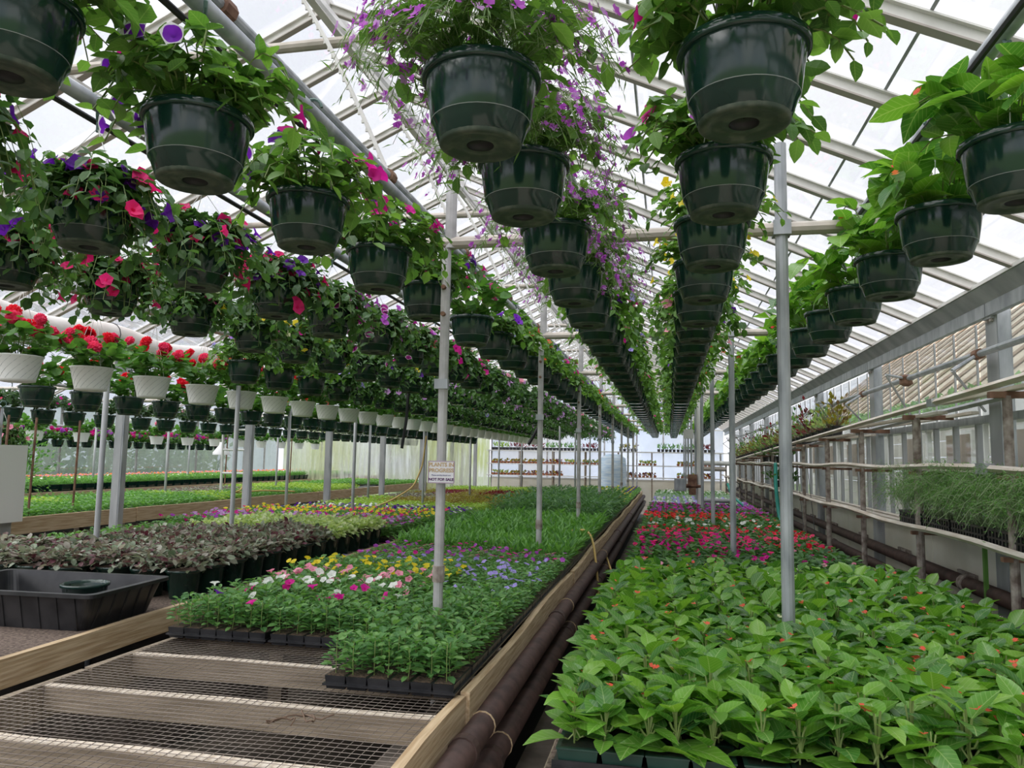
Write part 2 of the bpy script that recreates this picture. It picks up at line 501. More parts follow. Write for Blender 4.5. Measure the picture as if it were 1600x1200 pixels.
def flower_t(kind, lod=0):
    """facing +Z, radius ~0.5"""
    if kind == 'petunia':
        n = 10 if lod == 0 else 5
        v = [(0, 0, -0.35)]
        for i in range(n):
            a = i * 2 * PI / n
            v.append((.13 * math.cos(a), .13 * math.sin(a), -0.02))
        for i in range(n):
            a = i * 2 * PI / n
            r = .5 if (i % 2 == 0 or lod) else .42
            v.append((r * math.cos(a), r * math.sin(a), 0.10 + .05 * math.sin(i * 2.3)))
        f = [(0, 1 + i, 1 + (i + 1) % n) for i in range(n)]
        f += [(1 + i, 1 + n + i, 1 + n + (i + 1) % n, 1 + (i + 1) % n) for i in range(n)]
        return np.array(v), f
    if kind == 'viola':
        v = []; f = []
        for i in range(5):
            a = i * 2 * PI / 5 + PI / 2
            c, s = math.cos(a), math.sin(a)
            b = len(v)
            for (x, y, z) in [(0, 0, 0), (.30, .26, .06), (.52, 0, .02), (.30, -.26, .06)]:
                v.append((x * c - y * s, x * s + y * c, z))
            f.append((b, b + 1, b + 2, b + 3))
        return np.array(v), np.array(f)
    if kind == 'lobelia':
        v = []; f = []
        for a, l, w in [(-PI / 2, .55, .22), (-PI / 2 + .8, .5, .2), (-PI / 2 - .8, .5, .2), (PI / 2 + .5, .38, .08), (PI / 2 - .5, .38, .08)]:
            c, s = math.cos(a), math.sin(a); b = len(v)
            for (x, y, z) in [(0, 0, 0), (l * .6, w, .05), (l, 0, .1), (l * .6, -w, .05)]:
                v.append((x * c - y * s, x * s + y * c, z))
            f.append((b, b + 1, b + 2, b + 3))
        return np.array(v), np.array(f)
    if kind == 'head':   # geranium head, a ball of florets
        v = []; f = []
        m = 34 if lod == 0 else 14
        for i in range(m):
            ph = i * 2.399; zz = 1 - 1.35 * (i + .5) / m
            r = math.sqrt(max(0, 1 - zz * zz))
            nrm = Vector((r * math.cos(ph), r * math.sin(ph), zz))
            a = nrm.orthogonal().normalized(); a.rotate(Matrix.Rotation(i * 1.3, 3, nrm)); bb = nrm.cross(a)
            c = nrm * .36; s = .19 if lod == 0 else .28
            b = len(v)
            for k, (p, q) in enumerate([(-1, -1), (1, -1), (1, 1), (-1, 1)]):
                w = c + a * (p * s) + bb * (q * s) + nrm * (0.06 if k % 2 else -0.05)
                v.append((w.x, w.y, w.z * .8))
            f.append((b, b + 1, b + 2, b + 3))
        return np.array(v), np.array(f)
    if kind == 'begonia':
        v = []; f = []
        for a, l, w, z in [(0, .5, .33, .25), (PI, .5, .33, .25), (PI / 2, .38, .12, .1), (-PI / 2, .38, .12, .1)]:
            c, s = math.cos(a), math.sin(a); b = len(v)
            for (x, y, zz) in [(0, 0, 0), (l * .5, w, z * .7), (l, 0, z), (l * .5, -w, z * .7)]:
                v.append((x * c - y * s, x * s + y * c, zz))
            f.append((b, b + 1, b + 2, b + 3))
        return np.array(v), np.array(f)


LEAF = {}
for ld in (0, 1, 2):
    LEAF['oval', ld] = [leaf_t(pr_oval, r, droop=d, fold=fo, lod=ld) for r, d, fo in [(.64, .12, .3), (.72, .3, .15), (.58, .02, .4), (.70, .40, .1)]]
    LEAF['begonia', ld] = [leaf_t(pr_begonia, r, droop=d, fold=fo, lod=ld, asym=a) for r, d, fo, a in
                           [(.66, .18, .3, .12), (.7, .32, .2, -.15), (.6, .05, .45, .1), (.68, .5, .2, -.1)]]
    LEAF['lance', ld] = [leaf_t(pr_lance, r, droop=d, fold=fo, lod=ld) for r, d, fo in [(.24, .15, .3), (.28, .35, .2), (.22, .02, .4)]]
    LEAF['fine', ld] = [leaf_t(pr_lance, .12, droop=.1, fold=.2, lod=max(ld, 1))]
    LEAF['round', ld] = [round_leaf(min(ld, 1))]


def nrmz(a):
    return a / (np.linalg.norm(a, axis=-1, keepdims=True) + 1e-9)


def frames(D, N):
    """axis D, wanted normal N -> orthonormal columns (side, axis, normal)"""
    Y = nrmz(D)
    Xs = nrmz(np.cross(Y, N))
    Z = np.cross(Xs, Y)
    return Xs, Y, Z


def stack(tmpls, P, D, N, s, m, r=rng):
    """join copies of templates at points P with axis D, normal N, size s"""
    out = []
    if len(P) == 0:
        return out
    which = r.integers(0, len(tmpls), len(P))
    X, Y, Z = frames(D, N)
    s = np.broadcast_to(np.asarray(s, float), (len(P),))
    for k, (tv, tf) in enumerate(tmpls):
        ix = np.where(which == k)[0]
        if not len(ix):
            continue
        V = (tv[None, :, 0:1] * X[ix][:, None] + tv[None, :, 1:2] * Y[ix][:, None] + tv[None, :, 2:3] * Z[ix][:, None]) * s[ix][:, None, None] + P[ix][:, None]
        nv = len(tv)
        if isinstance(tf, np.ndarray):
            F = (tf[None] + (np.arange(len(ix)) * nv)[:, None, None]).reshape(-1, tf.shape[1])
        else:
            F = [tuple(q + j * nv for q in ff) for j in range(len(ix)) for ff in tf]
        out.append((V.reshape(-1, 3), F, m, np.tile(tv[:, :2], (len(ix), 1))))
    return out


TM = {}


def tmesh(key, tmpl, m):
    """one shared mesh for a single leaf or bloom object"""
    k = (key, m)
    if k not in TM:
        TM[k] = mesh_from(key if isinstance(key, str) else 'leaf', [(tmpl[0], [tuple(q) for q in tmpl[1]], m, tmpl[0][:, :2])], smooth=True)
    return TM[k]


def leaf_objects(parent, kind, P, D, N, s, m, name='leaf'):
    X, Y, Z = frames(D, N)
    tm = LEAF[kind, 0]
    for i in range(len(P)):
        k = i % len(tm)
        me = tmesh('leaf_%s_%s' % (kind, 'abcd'[k]), tm[k], m)
        M = np.eye(4); M[:3, 0] = X[i] * s[i]; M[:3, 1] = Y[i] * s[i]; M[:3, 2] = Z[i] * s[i]; M[:3, 3] = P[i]
        link(name, me, parent, mw=Matrix(M.tolist()))


def bloom_objects(parent, kind, P, N, s, mats, name='bloom'):
    D = np.cross(N, rng.normal(size=N.shape))
    X, Y, Z = frames(D, N)
    for i in range(len(P)):
        m = mats[i % len(mats)]
        me = tmesh('flower_%s' % kind, flower_t(kind, 0), m)
        M = np.eye(4); M[:3, 0] = X[i] * s[i]; M[:3, 1] = Y[i] * s[i]; M[:3, 2] = Z[i] * s[i]; M[:3, 3] = P[i]
        link(name, me, parent, mw=Matrix(M.tolist()))


def stack_blooms(kind, P, N, s, mats, lod=0, r=rng):
    if len(P) == 0:
        return []
    D = np.cross(N, r.normal(size=N.shape))
    out = []
    s = np.broadcast_to(np.asarray(s, float), (len(P),))
    for k, m in enumerate(mats):
        ix = np.arange(len(P)) % len(mats) == k
        if ix.any():
            out += stack([flower_t(kind, lod)], P[ix], D[ix], N[ix], s[ix], m, r)
    return out


# ------------------------------------------------------------------ setting: ground, walls, roof
YE = 29.0                # far gable wall
ROOF_S = 0.47
EAVE_X, EAVE_Z = 2.0, 2.83
RIDGE_X = -2.4; RIDGE_Z = EAVE_Z + ROOF_S * (EAVE_X - RIDGE_X)
GUT_X = -6.8
Y0 = -2.2


def build_ground():
    struct('floor', [box((-7, 13, -0.03), (20, 34, 0.06), 'ground')])
    struct('trim_1', [box((-0.60, 13.5, 0.010), (0.50, 31, 0.02), 'concrete'), box((0.55, 13.5, 0.008), (1.8, 31, 0.016), 'concrete')]).name = 'floor_path'
    struct('ground', [box((-6, 12, -0.13), (120, 110, 0.1), 'grass')])


def pipe_y(x, z, r, m, y0=Y0, y1=YE, seg=1, n=10):
    ys = np.linspace(y0, y1, seg + 1)
    return tube([(x, y, z) for y in ys], r, m, n)


def build_roof_slope(name, x0, z0, x1, z1, y0, y1, step, joints, panes=True, bar=True):
    """x0,z0 low edge; x1,z1 ridge"""
    root = struct(name)
    L = math.hypot(x1 - x0, z1 - z0)
    ang = math.atan2(z1 - z0, x1 - x0)
    ca, sa = math.cos(ang), math.sin(ang)
    root.location = (x0, 0, z0)
    root.rotation_euler = (0, -ang, 0)
    # local: x up the slope, y along the house, z normal
    fl = 1 if ca > 0 else -1
    bm = mesh_from('glazing_bar', [box((L / 2, 0, -0.028 * fl), (L, 0.028, 0.05), 'alum'), box((L / 2, 0, -0.004 * fl), (L, 0.07, 0.008), 'alum'),
                                   box((L / 2, 0, -0.056 * fl), (L, 0.05, 0.008), 'alum_dark')])
    ys = np.arange(y0, y1 + .01, step)
    for y in ys:
        link('glazing_bar', bm, root, (0, y, 0))
    js = [0] + list(joints) + [1]
    for a, b in zip(js[:-1], js[1:]):
        w = (b - a) * L - 0.012
        pm = mesh_from('glass_pane', [box((0, 0, 0), (w, step - 0.006, 0.004), 'roof_glass')])
        for y in ys[:-1]:
            link('glass_pane', pm, root, ((a + b) / 2 * L, y + step / 2, 0.008 * fl))
    for a in joints:
        part('lap_strip', [box((a * L, (y0 + y1) / 2, 0.006 * fl), (0.014, y1 - y0, 0.010), 'galv')], root)
    return root


def build_roofs():
    yb0 = 3.55 - 0.615 * 7
    yb1 = yb0 + 0.615 * 48
    build_roof_slope('roof_right', EAVE_X + .02, EAVE_Z, RIDGE_X, RIDGE_Z, yb0, yb1, 0.615, (0.24, 0.5, 0.76))
    build_roof_slope('roof_left', GUT_X, EAVE_Z, RIDGE_X, RIDGE_Z, yb0, yb1, 0.615, (0.3, 0.62))
    build_roof_slope('roof_second_right', GUT_X - .1, EAVE_Z, -11.3, EAVE_Z + .47 * 4.5, 4.0, yb1, 1.23, (0.5,))
    build_roof_slope('roof_second_left', -15.8, EAVE_Z, -11.3, EAVE_Z + .47 * 4.5, 4.0, yb1, 1.23, (0.5,))
    t = struct('roof_frame')
    part('ridge_beam', [box((RIDGE_X, (Y0 + YE) / 2, RIDGE_Z - .06), (0.06, YE - Y0, 0.16), 'alum')], t)
    part('ridge_beam', [box((-11.3, 16, EAVE_Z + .47 * 4.5 - .06), (0.06, 26, 0.16), 'alum')], t)
    for x in (-0.9, 0.7, -3.9, -5.4):
        z = EAVE_Z + ROOF_S * ((EAVE_X - x) if x > RIDGE_X else (x - GUT_X))
        part('purlin', [box((x, (Y0 + YE) / 2, z - .075), (0.04, YE - Y0, 0.035), 'alum')], t) if x in (-3.9,) else None
    # frames
    for k, y in enumerate(np.arange(0.7, 28, 3.0)):
        part('collar_tie', [tube([(-4.42, y, 3.93), (-2.4, y, 3.93), (-0.37, y, 3.93)], 0.030, 'pipe_tie', 10)], t)
        part('tie_pipe', [tube([(-1.24, y, 2.76), (0.98, y, 2.76)], 0.032, 'pipe_tie', 10)], t)
        part('ridge_brace', [tube([(-1.08, y, 3.15), (-2.33, y, 4.72)], 0.022, 'pole_light', 6)], t)
    for y in list(np.arange(5.4, 28, 3.0)) + [14.2]:
        part('tie_pipe', [tube([(-15.8, y, 2.75), (-6.8, y, 2.75)], 0.03, 'pipe_tie', 8)], t)
    # vent shaft with toothed racks
    v = struct('vent_shaft')
    part('shaft', [pipe_y(-1.42, 3.10, 0.019, 'galv', Y0, 27)], v)
    for y in np.arange(2.1, 26, 1.5):
        a = np.linspace(0, 1, 14)
        pts = np.stack([-1.42 - .85 * a, np.full(14, y) , 3.10 + 1.50 * a + .10 * np.sin(a * PI)], 1)
        pr = [tube(pts, 0.012, 'alum', 5)]
        tv = []
        for i in range(36):
            q = i / 36
            c = (-1.42 - .85 * q - .016, y, 3.10 + 1.50 * q + .10 * math.sin(q * PI) + .012)
            tv.append(box(c, (0.018, 0.010, 0.018), 'alum'))
        part('toothed_rack', pr + tv, v, kind='stuff')
        part('shaft_collar', [tube([(-1.42, y - .03, 3.1), (-1.42, y + .03, 3.1)], 0.034, 'rust', 8)], v)
    # hanger pipes of the basket rows
    for x, z, n in [(-1.33, 2.95, 'over the near left row'), (-2.1, 2.95, 'x'), (-2.95, 2.95, 'x'), (-3.6, 2.86, 'x'), (.995, 2.955, 'x'), (.19, 2.98, 'x'), (-.46, 2.98, 'x'),
                    (-4.1, 2.78, 'x'), (-5.6, 2.72, 'x'), (-8.2, 2.55, 'x'), (-10.6, 2.48, 'x'), (-15.2, 2.28, 'x')]:
        o = struct('hanging_pipe', [pipe_y(x, z, 0.030, 'galv' if x > -3 else 'pole_light', Y0, 27.6, 3)], True)
        if x > -2.5:
            part('drip_tube', [pipe_y(x - .045, z - .045, 0.011, 'black_rubber', Y0, 27.6, 3, 6)], o)
    # gutter columns between the two bays
    for y in np.arange(-0.6, 28, 3.0):
        o = struct('gutter_column')
        part('column', [box((GUT_X, y, 1.4), (0.11, 0.11, 2.8), 'galv_grey'), box((GUT_X + .06, y - .04, 1.4), (0.02, 0.03, 2.8), 'galv')], o)
        part('column_head', [box((GUT_X, y, 2.74), (0.24, 0.12, 0.12), 'galv')], o)
    struct('valley_gutter', [box((GUT_X, 13.2, 2.86), (0.30, 31.5, 0.10), 'galv')])
    struct('far_gutter', [box((-15.9, 16, 2.86), (0.30, 26, 0.10), 'galv')])


def build_poles():
    for k, y in enumerate(np.arange(0.7, 28, 3.0)):
        if y < 3:
            continue
        which = ['nearest', 'second', 'third', 'fourth', 'fifth', 'sixth'][min(k - 1, 5)]
        o = struct('support_pole')
        part('pole', [tube([(-1.13, y, 0.0), (-1.13, y, 2.73)], 0.025, 'pole_light', 12)], o)
        part('pole_top', [tube([(-1.11, y, 2.73), (-1.11, y, 3.17)], 0.030, 'pole_light', 12)], o)
        part('coupling', [tube([(-1.13, y, 1.03), (-1.13, y, 1.11)], 0.031, 'rust_post', 12)], o)
        part('clamp', [box((-1.13, y - .03, 2.02), (0.07, 0.03, 0.05), 'galv')], o)
        part('bolt', [tube([(-1.13, y - .05, 2.52), (-1.13, y + .03, 2.52)], 0.012, 'rust', 6)], o)
        part('bolt', [tube([(-1.13, y - .05, 2.38), (-1.13, y + .03, 2.38)], 0.012, 'rust', 6)], o)
        o = struct('support_pole')
        part('pole', [tube([(.53, y, 0.0), (.53, y, 3.18)], 0.029 if k == 1 else 0.025, 'galv', 12)], o)
        part('pipe_clamp', [box((.53, y, 2.76), (0.08, 0.08, 0.07), 'galv')], o)
    for x, y, h in [(-4.33, 5.15, 2.2), (-4.05, 6.55, 2.3), (-4.2, 9.7, 2.3), (-4.2, 12.7, 2.3), (-4.15, 15.7, 2.3), (-4.2, 18.7, 2.3), (-4.2, 21.7, 2.3),
                    (-5.45, 10.2, 2.5), (-5.5, 13.4, 2.5), (-5.5, 16.8, 2.5), (-8.9, 12.2, 2.5), (-8.6, 15.6, 2.5), (-10.4, 12.4, 2.5), (-12.3, 14.4, 2.6), (-12.2, 17.6, 2.6),
                    (-2.3, 16.2, 2.8), (-2.35, 19.4, 2.8), (-2.3, 22.6, 2.8)]:
        struct('bench_pole', [tube([(x, y, 0), (x, y, h)], 0.022, 'galv_grey', 10)], True)


def wall_right():
    w = struct('wall_right')
    X = 2.12
    # low insulation panels with their cleats
    for k, y in enumerate(np.arange(-0.6, 28, 1.5)):
        part('insulation_panel', [box((X + .02, y + .75, 0.56), (0.03, 1.485, 1.08), 'panel_cream')], w)
        if k > 2:
            part('cleat', [box((X - .01, y + .72, 0.86), (0.02, 0.34, 0.05), 'rust_post')], w)
    part('sill', [box((X, 13.5, 1.13), (0.09, 30, 0.06), 'galv_grey')], w)
    part('window_rail', [box((X - .01, 13.5, 1.965), (0.05, 30, 0.05), 'galv')], w)
    part('base_strip', [box((X + .01, 13.5, 0.03), (0.08, 30, 0.06), 'block')], w)
    # mullions and panes
    mm = mesh_from('mullion', [box((0, 0, 0), (0.035, 0.040, 0.82), 'galv_grey')])
    mu = mesh_from('mullion', [box((0, 0, 0), (0.012, 0.016, 0.66), 'galv_grey')])
    pm = mesh_from('glass_pane', [box((0, 0, 0), (0.004, 0.385, 0.80), 'wall_glass')])
    pu = mesh_from('glass_pane', [box((0, 0, 0), (0.004, 0.385, 0.66), 'wall_glass')])
    dy = 3.0 / 7.0
    for i, y in enumerate(np.arange(2.4 - 3 + dy, 28.4, dy)):
        if i % 7 != 6:
            link('mullion', mm, w, (X, y, 1.56))
            link('mullion', mu, w, (X + .01, y, 2.31))
        link('glass_pane', pm, w, (X + .02, y - dy / 2, 1.56))
        link('glass_pane', pu, w, (X + .02, y - dy / 2, 2.31))
    # columns
    for y in np.arange(-0.6, 28.5, 3.0):
        part('column', [box((X - .045, y, 1.34), (0.025, 0.17, 2.68), 'galv_grey'), box((X - .015, y - .085, 1.34), (0.08, 0.02, 2.68), 'galv'),
                        box((X - .015, y + .085, 1.34), (0.08, 0.02, 2.68), 'galv')], w)
        part('bolt', [box((X - .065, y - .03, 2.60), (0.02, 0.025, 0.025), 'alum_dark'), box((X - .065, y + .03, 2.60), (0.02, 0.025, 0.025), 'alum_dark')], w)
    g = struct('eave_gutter')
    for y in np.arange(-0.6, 27.5, 3.0):
        part('gutter_beam', [box((X - .07, y + 1.5, 2.665), (0.04, 2.985, 0.085), 'galv')], g)
        part('beam_bracket', [box((X - .05, y, 2.655), (0.06, 0.12, 0.10), 'galv_grey')], g)
    part('gutter_sheet', [(np.array([(X - .04, -1, 2.69), (X - .04, YE, 2.69), (X - .16, YE, 2.80), (X - .16, -1, 2.80), (X - .05, -1, 2.67), (X - .05, YE, 2.67), (X - .17, YE, 2.79), (X - .17, -1, 2.79)]),
                           np.array([(0, 1, 2, 3), (7, 6, 5, 4), (0, 3, 7, 4), (1, 5, 6, 2), (3, 2, 6, 7), (0, 4, 5, 1)]), 'galv_grey')], g)
    part('gutter_lip', [box((X - .165, 13.5, 2.805), (0.025, 30, 0.022), 'alum')], g)
    # vent rod
    v = struct('vent_rod')
    part('rod', [pipe_y(1.98, 2.375, 0.022, 'galv', -1, 27)], v)
    for i, y in enumerate(np.arange(5.4, 27, 1.5)):
        z2 = 2.375 + (.02 if i % 2 else -.12)
        x2, y2 = 1.78, y - .12
        part('rod_arm', [tube([(1.98, y, 2.375), (x2, y2, z2)], 0.012, 'galv', 6)], v)
        part('push_bar', [tube([(x2, y2, z2), (2.10, y + .25, 2.02)], 0.010, 'galv_grey', 6)], v)
        part('rod_bracket', [tube([(1.98, y - .035, 2.375), (1.98, y + .035, 2.375)], 0.036, 'rust' if i % 2 == 0 else 'galv', 8)], v)
    part('rust_gear', [lathe([(0.02, -.05), (.055, -.03), (.05, 0), (.06, .03), (.02, .05)], 'rust', 9)], v, loc=(1.97, 6.9, 2.36))


def shelf_z(y):
    return 2.10 - (y - 4.2) * 0.0235


def shelves_right():
    s = thing('wall_shelving', 'three tier wooden rail shelving on rusty posts along the right wall', 'shelf')
    for i in range(9):
        y = 3.0 + i * 2.6
        pr = lambda z, dz=0: None
        ys = np.linspace(y, y + 2.6, 5)
        for nm, x, zz, h, m in [('front_rail', 1.745, None, .035, 'rail_pale'), ('front_rail', 1.75, 1.635, .032, 'rail_pale'), ('front_rail', 1.75, 1.20, .035, 'rail_pale'),
                                ('rear_rail', 1.90, None, .030, 'galv_grey')]:
            z = np.array([shelf_z(q) if zz is None else zz + .012 * math.sin(q * 2.1 + h * 90) for q in ys])
            if nm == 'rear_rail':
                z = z - .035
            part(nm, [tube([(x, q, w) for q, w in zip(ys, z)], h * .62, m, 4)], s)
        for zz in (1.17, 1.605):
            part('slat', [box((1.90, y + 1.3, zz + .015), (0.07, 2.6, 0.02), 'rail_pale')], s)
            part('slat', [box((2.03, y + 1.3, zz + .015), (0.07, 2.6, 0.02), 'rail_pale')], s)
        z = (shelf_z(y) + shelf_z(y + 2.6)) / 2 - .03
        part('slat', [box((1.82, y + 1.3, z), (0.06, 2.6, 0.02), 'rail_pale')], s)
        part('slat', [box((2.02, y + 1.3, z), (0.05, 2.6, 0.02), 'rail_pale')], s)
    for i, y in enumerate([2.9, 4.55, 6.10, 7.75, 9.35, 10.95, 12.5, 14.1, 15.7, 17.3, 18.9, 20.5, 22.1, 23.7, 25.3]):
        part('post', [tube([(1.80, y, 0), (1.80, y, shelf_z(y) - .06)], 0.024 if i % 2 else .028, 'rust_post', 10)], s)
        part('crossbar', [box((1.88, y, shelf_z(y) - .055), (0.34, 0.04, 0.035), 'rust')], s)
        part('crossbar', [box((1.90, y, 1.59), (0.32, 0.04, 0.025), 'rust')], s)
        part('crossbar', [box((1.90, y, 1.155), (0.32, 0.04, 0.025), 'rust')], s)
    part('joint_clamp', [box((1.75, 4.75, 1.635), (0.05, 0.14, 0.06), 'galv')], s)
    part('joint_clamp', [box((1.745, 5.55, shelf_z(5.55)), (0.05, 0.10, 0.05), 'galv')], s)
    for y in (9.9, 10.7):
        part('brace_wire', [tube([(1.76, y, 0.6), (1.76, y + .7, shelf_z(y))], 0.004, 'wire_dark', 4)], s)
    for x, z in ((1.97, 0.68), (1.99, 0.85)):
        o = thing('heating_pipe', 'rusty brown heating pipe low on the right wall, %s of the two' % ('lower' if z < .8 else 'upper'), 'pipe')
        part('pipe', [pipe_y(x, z, 0.050, 'iron_pipe', 0, 27, 3, 12)], o, smooth=True)
        for y in (4.9, 9.3, 13.9):
            part('pipe_joint', [tube([(x, y + z, z), (x, y + z + .07, z)], 0.060, 'rust_post', 12)], o)


def end_wall():
    w = struct('wall_end')
    y = YE
    xs = np.arange(-6.8, 2.2, 1.1)
    for a, b in zip(xs[:-1], xs[1:]):
        def top(x):
            return EAVE_Z + ROOF_S * ((EAVE_X - x) if x > RIDGE_X else (x - GUT_X))
        z1, z2 = max(2.8, top(a)), max(2.8, top(b))
        v = [(a + .02, y, 0.9), (b - .02, y, 0.9), (b - .02, y, z2), (a + .02, y, z1), (a + .02, y + .01, 0.9), (b - .02, y + .01, 0.9), (b - .02, y + .01, z2), (a + .02, y + .01, z1)]
        part('end_panel', [(v, np.array([(0, 3, 2, 1), (4, 5, 6, 7), (0, 1, 5, 4), (1, 2, 6, 5), (2, 3, 7, 6), (3, 0, 4, 7)]), 'poly_end')], w)
        part('end_stud', [box((a, y - .02, (z1 + .0) / 2), (0.05, 0.05, z1), 'pole_light')], w)
    part('base_wall', [box((-2.3, y, 0.45), (9.0, 0.1, 0.9), 'panel_cream')], w)
    for z in (0.92, 1.95, 2.8):
        part('end_rail', [box((-2.3, y - .04, z), (9.0, 0.05, 0.05), 'off_white')], w)
    # second bay end
    w2 = struct('wall_end_second')
    part('end_sheet', [box((-11.3, y, 2.0), (8.8, 0.02, 3.2), 'plastic_white')], w2)
    for x in np.arange(-15.5, -7, 1.5):
        part('end_stud', [box((x, y - .03, 1.8), (0.06, 0.05, 3.6), 'pole_light')], w2)
    # far left wall of clear plastic film
    w3 = struct('wall_left')
    part('plastic_film', [box((-16, 16, 1.9), (0.01, 26, 1.9), 'plastic_clear')], w3)
    part('base_wall', [box((-16, 16, 0.5), (0.08, 26, 1.0), 'off_white')], w3)
    for yy in np.arange(5.4, 29, 1.5):
        part('stud', [box((-15.95, yy, 1.45), (0.05, 0.05, 2.9), 'pole_light')], w3)
    part('wall_rail', [box((-15.95, 16, 2.25), (0.05, 26, 0.05), 'off_white')], w3)


def outside():
    # neighbouring greenhouse and garden seen through the right wall
    h = thing('neighbour_house', 'cream sided building with a brown roof beyond the right glass wall', 'building')
    for k in range(9):
        part('siding_board', [box((5.0, 14, .15 + k * .3), (0.05, 30, 0.28), 'siding')], h)
    v = [(4.7, -1, 2.78), (4.7, 29, 2.78), (8.6, 29, 6.0), (8.6, -1, 6.0), (4.7, -1, 2.7), (4.7, 29, 2.7), (8.6, 29, 5.9), (8.6, -1, 5.9)]
    part('roof', [(v, np.array([(0, 1, 2, 3), (7, 6, 5, 4), (0, 4, 5, 1), (1, 5, 6, 2), (2, 6, 7, 3), (3, 7, 4, 0)]), 'roof_tan')], h)
    for y in np.arange(0, 29, .9):
        part('rafter', [tube([(4.68, y, 2.80), (8.6, y, 6.03)], .035, 'shade_brown', 4)], h)
    part('fascia', [box((4.66, 14, 2.72), (0.05, 30, 0.22), 'galv_grey')], h)
    for i in range(10):
        y = 4 + i * 2.6
        f = part('window', [box((4.95, y, 1.75), (0.08, 1.2, 1.0), 'off_white')], h)
        part('pane', [box((4.90, y, 1.75), (0.02, 1.06, 0.86), 'shade_brown')], f)
    P = np.stack([rng.uniform(-20, -18.6, 6000), rng.uniform(2, 30, 6000), rng.uniform(.1, 2.1, 6000)], 1)
    thing('hedge', 'blurred green hedge outside the far left plastic wall', 'hedge', me=mesh_from('hedge', stack(LEAF['oval', 2], P, rng.normal(size=P.shape), rng.normal(size=P.shape), .28, 'leaf_shade')), kind='stuff')
    g = thing('plant_rack', 'tall pale rack of green plants standing outside the right glass wall', 'rack')
    part('table_top', [box((3.8, 12, 2.28), (0.5, 22, 0.22), 'off_white')], g)
    for y in np.arange(2, 23, 2.0):
        part('leg', [box((3.7, y, 1.09), (0.06, 0.06, 2.17), 'off_white')], g)
    P = np.stack([rng.uniform(3.6, 4.0, 2600), rng.uniform(1.2, 22.8, 2600), 2.38 + rng.uniform(0, .22, 2600)], 1)
    D = rng.normal(size=(2600, 3)); D[:, 2] = abs(D[:, 2])
    thing('garden_plants', 'green plants growing in a band on the rack outside the right glass', 'plants', me=mesh_from('garden_plants', stack(LEAF['oval', 2], P, D, np.tile([0, 0, 1.], (2600, 1)), .12, 'leaf_small')), kind='stuff')


# ------------------------------------------------------------------ benches
def wavy_board(x, y0, y1, z, w, h, m, seg=8, amp=0.008, axis='y', ph=0.0):
    """a long plank with a slightly bowed top"""
    n = seg + 1
    t = np.linspace(0, 1, n); V = []
    for q in t:
        d = amp * math.sin(q * 5 + ph) ; e = amp * math.sin(q * 9 + 1 + ph)
        for a, b in ((-w / 2, -h / 2), (w / 2, -h / 2), (w / 2, h / 2), (-w / 2, h / 2)):
            l = y0 + (y1 - y0) * q
            V.append((x + a + d, l, z + b + e) if axis == 'y' else (l, x + a + d, z + b + e))
    F = []
    for i in range(seg):
        for j in range(4):
            F.append((i * 4 + j, i * 4 + (j + 1) % 4, i * 4 + 4 + (j + 1) % 4, i * 4 + 4 + j))
    F += [(3, 2, 1, 0), (seg * 4, seg * 4 + 1, seg * 4 + 2, seg * 4 + 3)]
    return (V, F, m)


BZ = 0.70


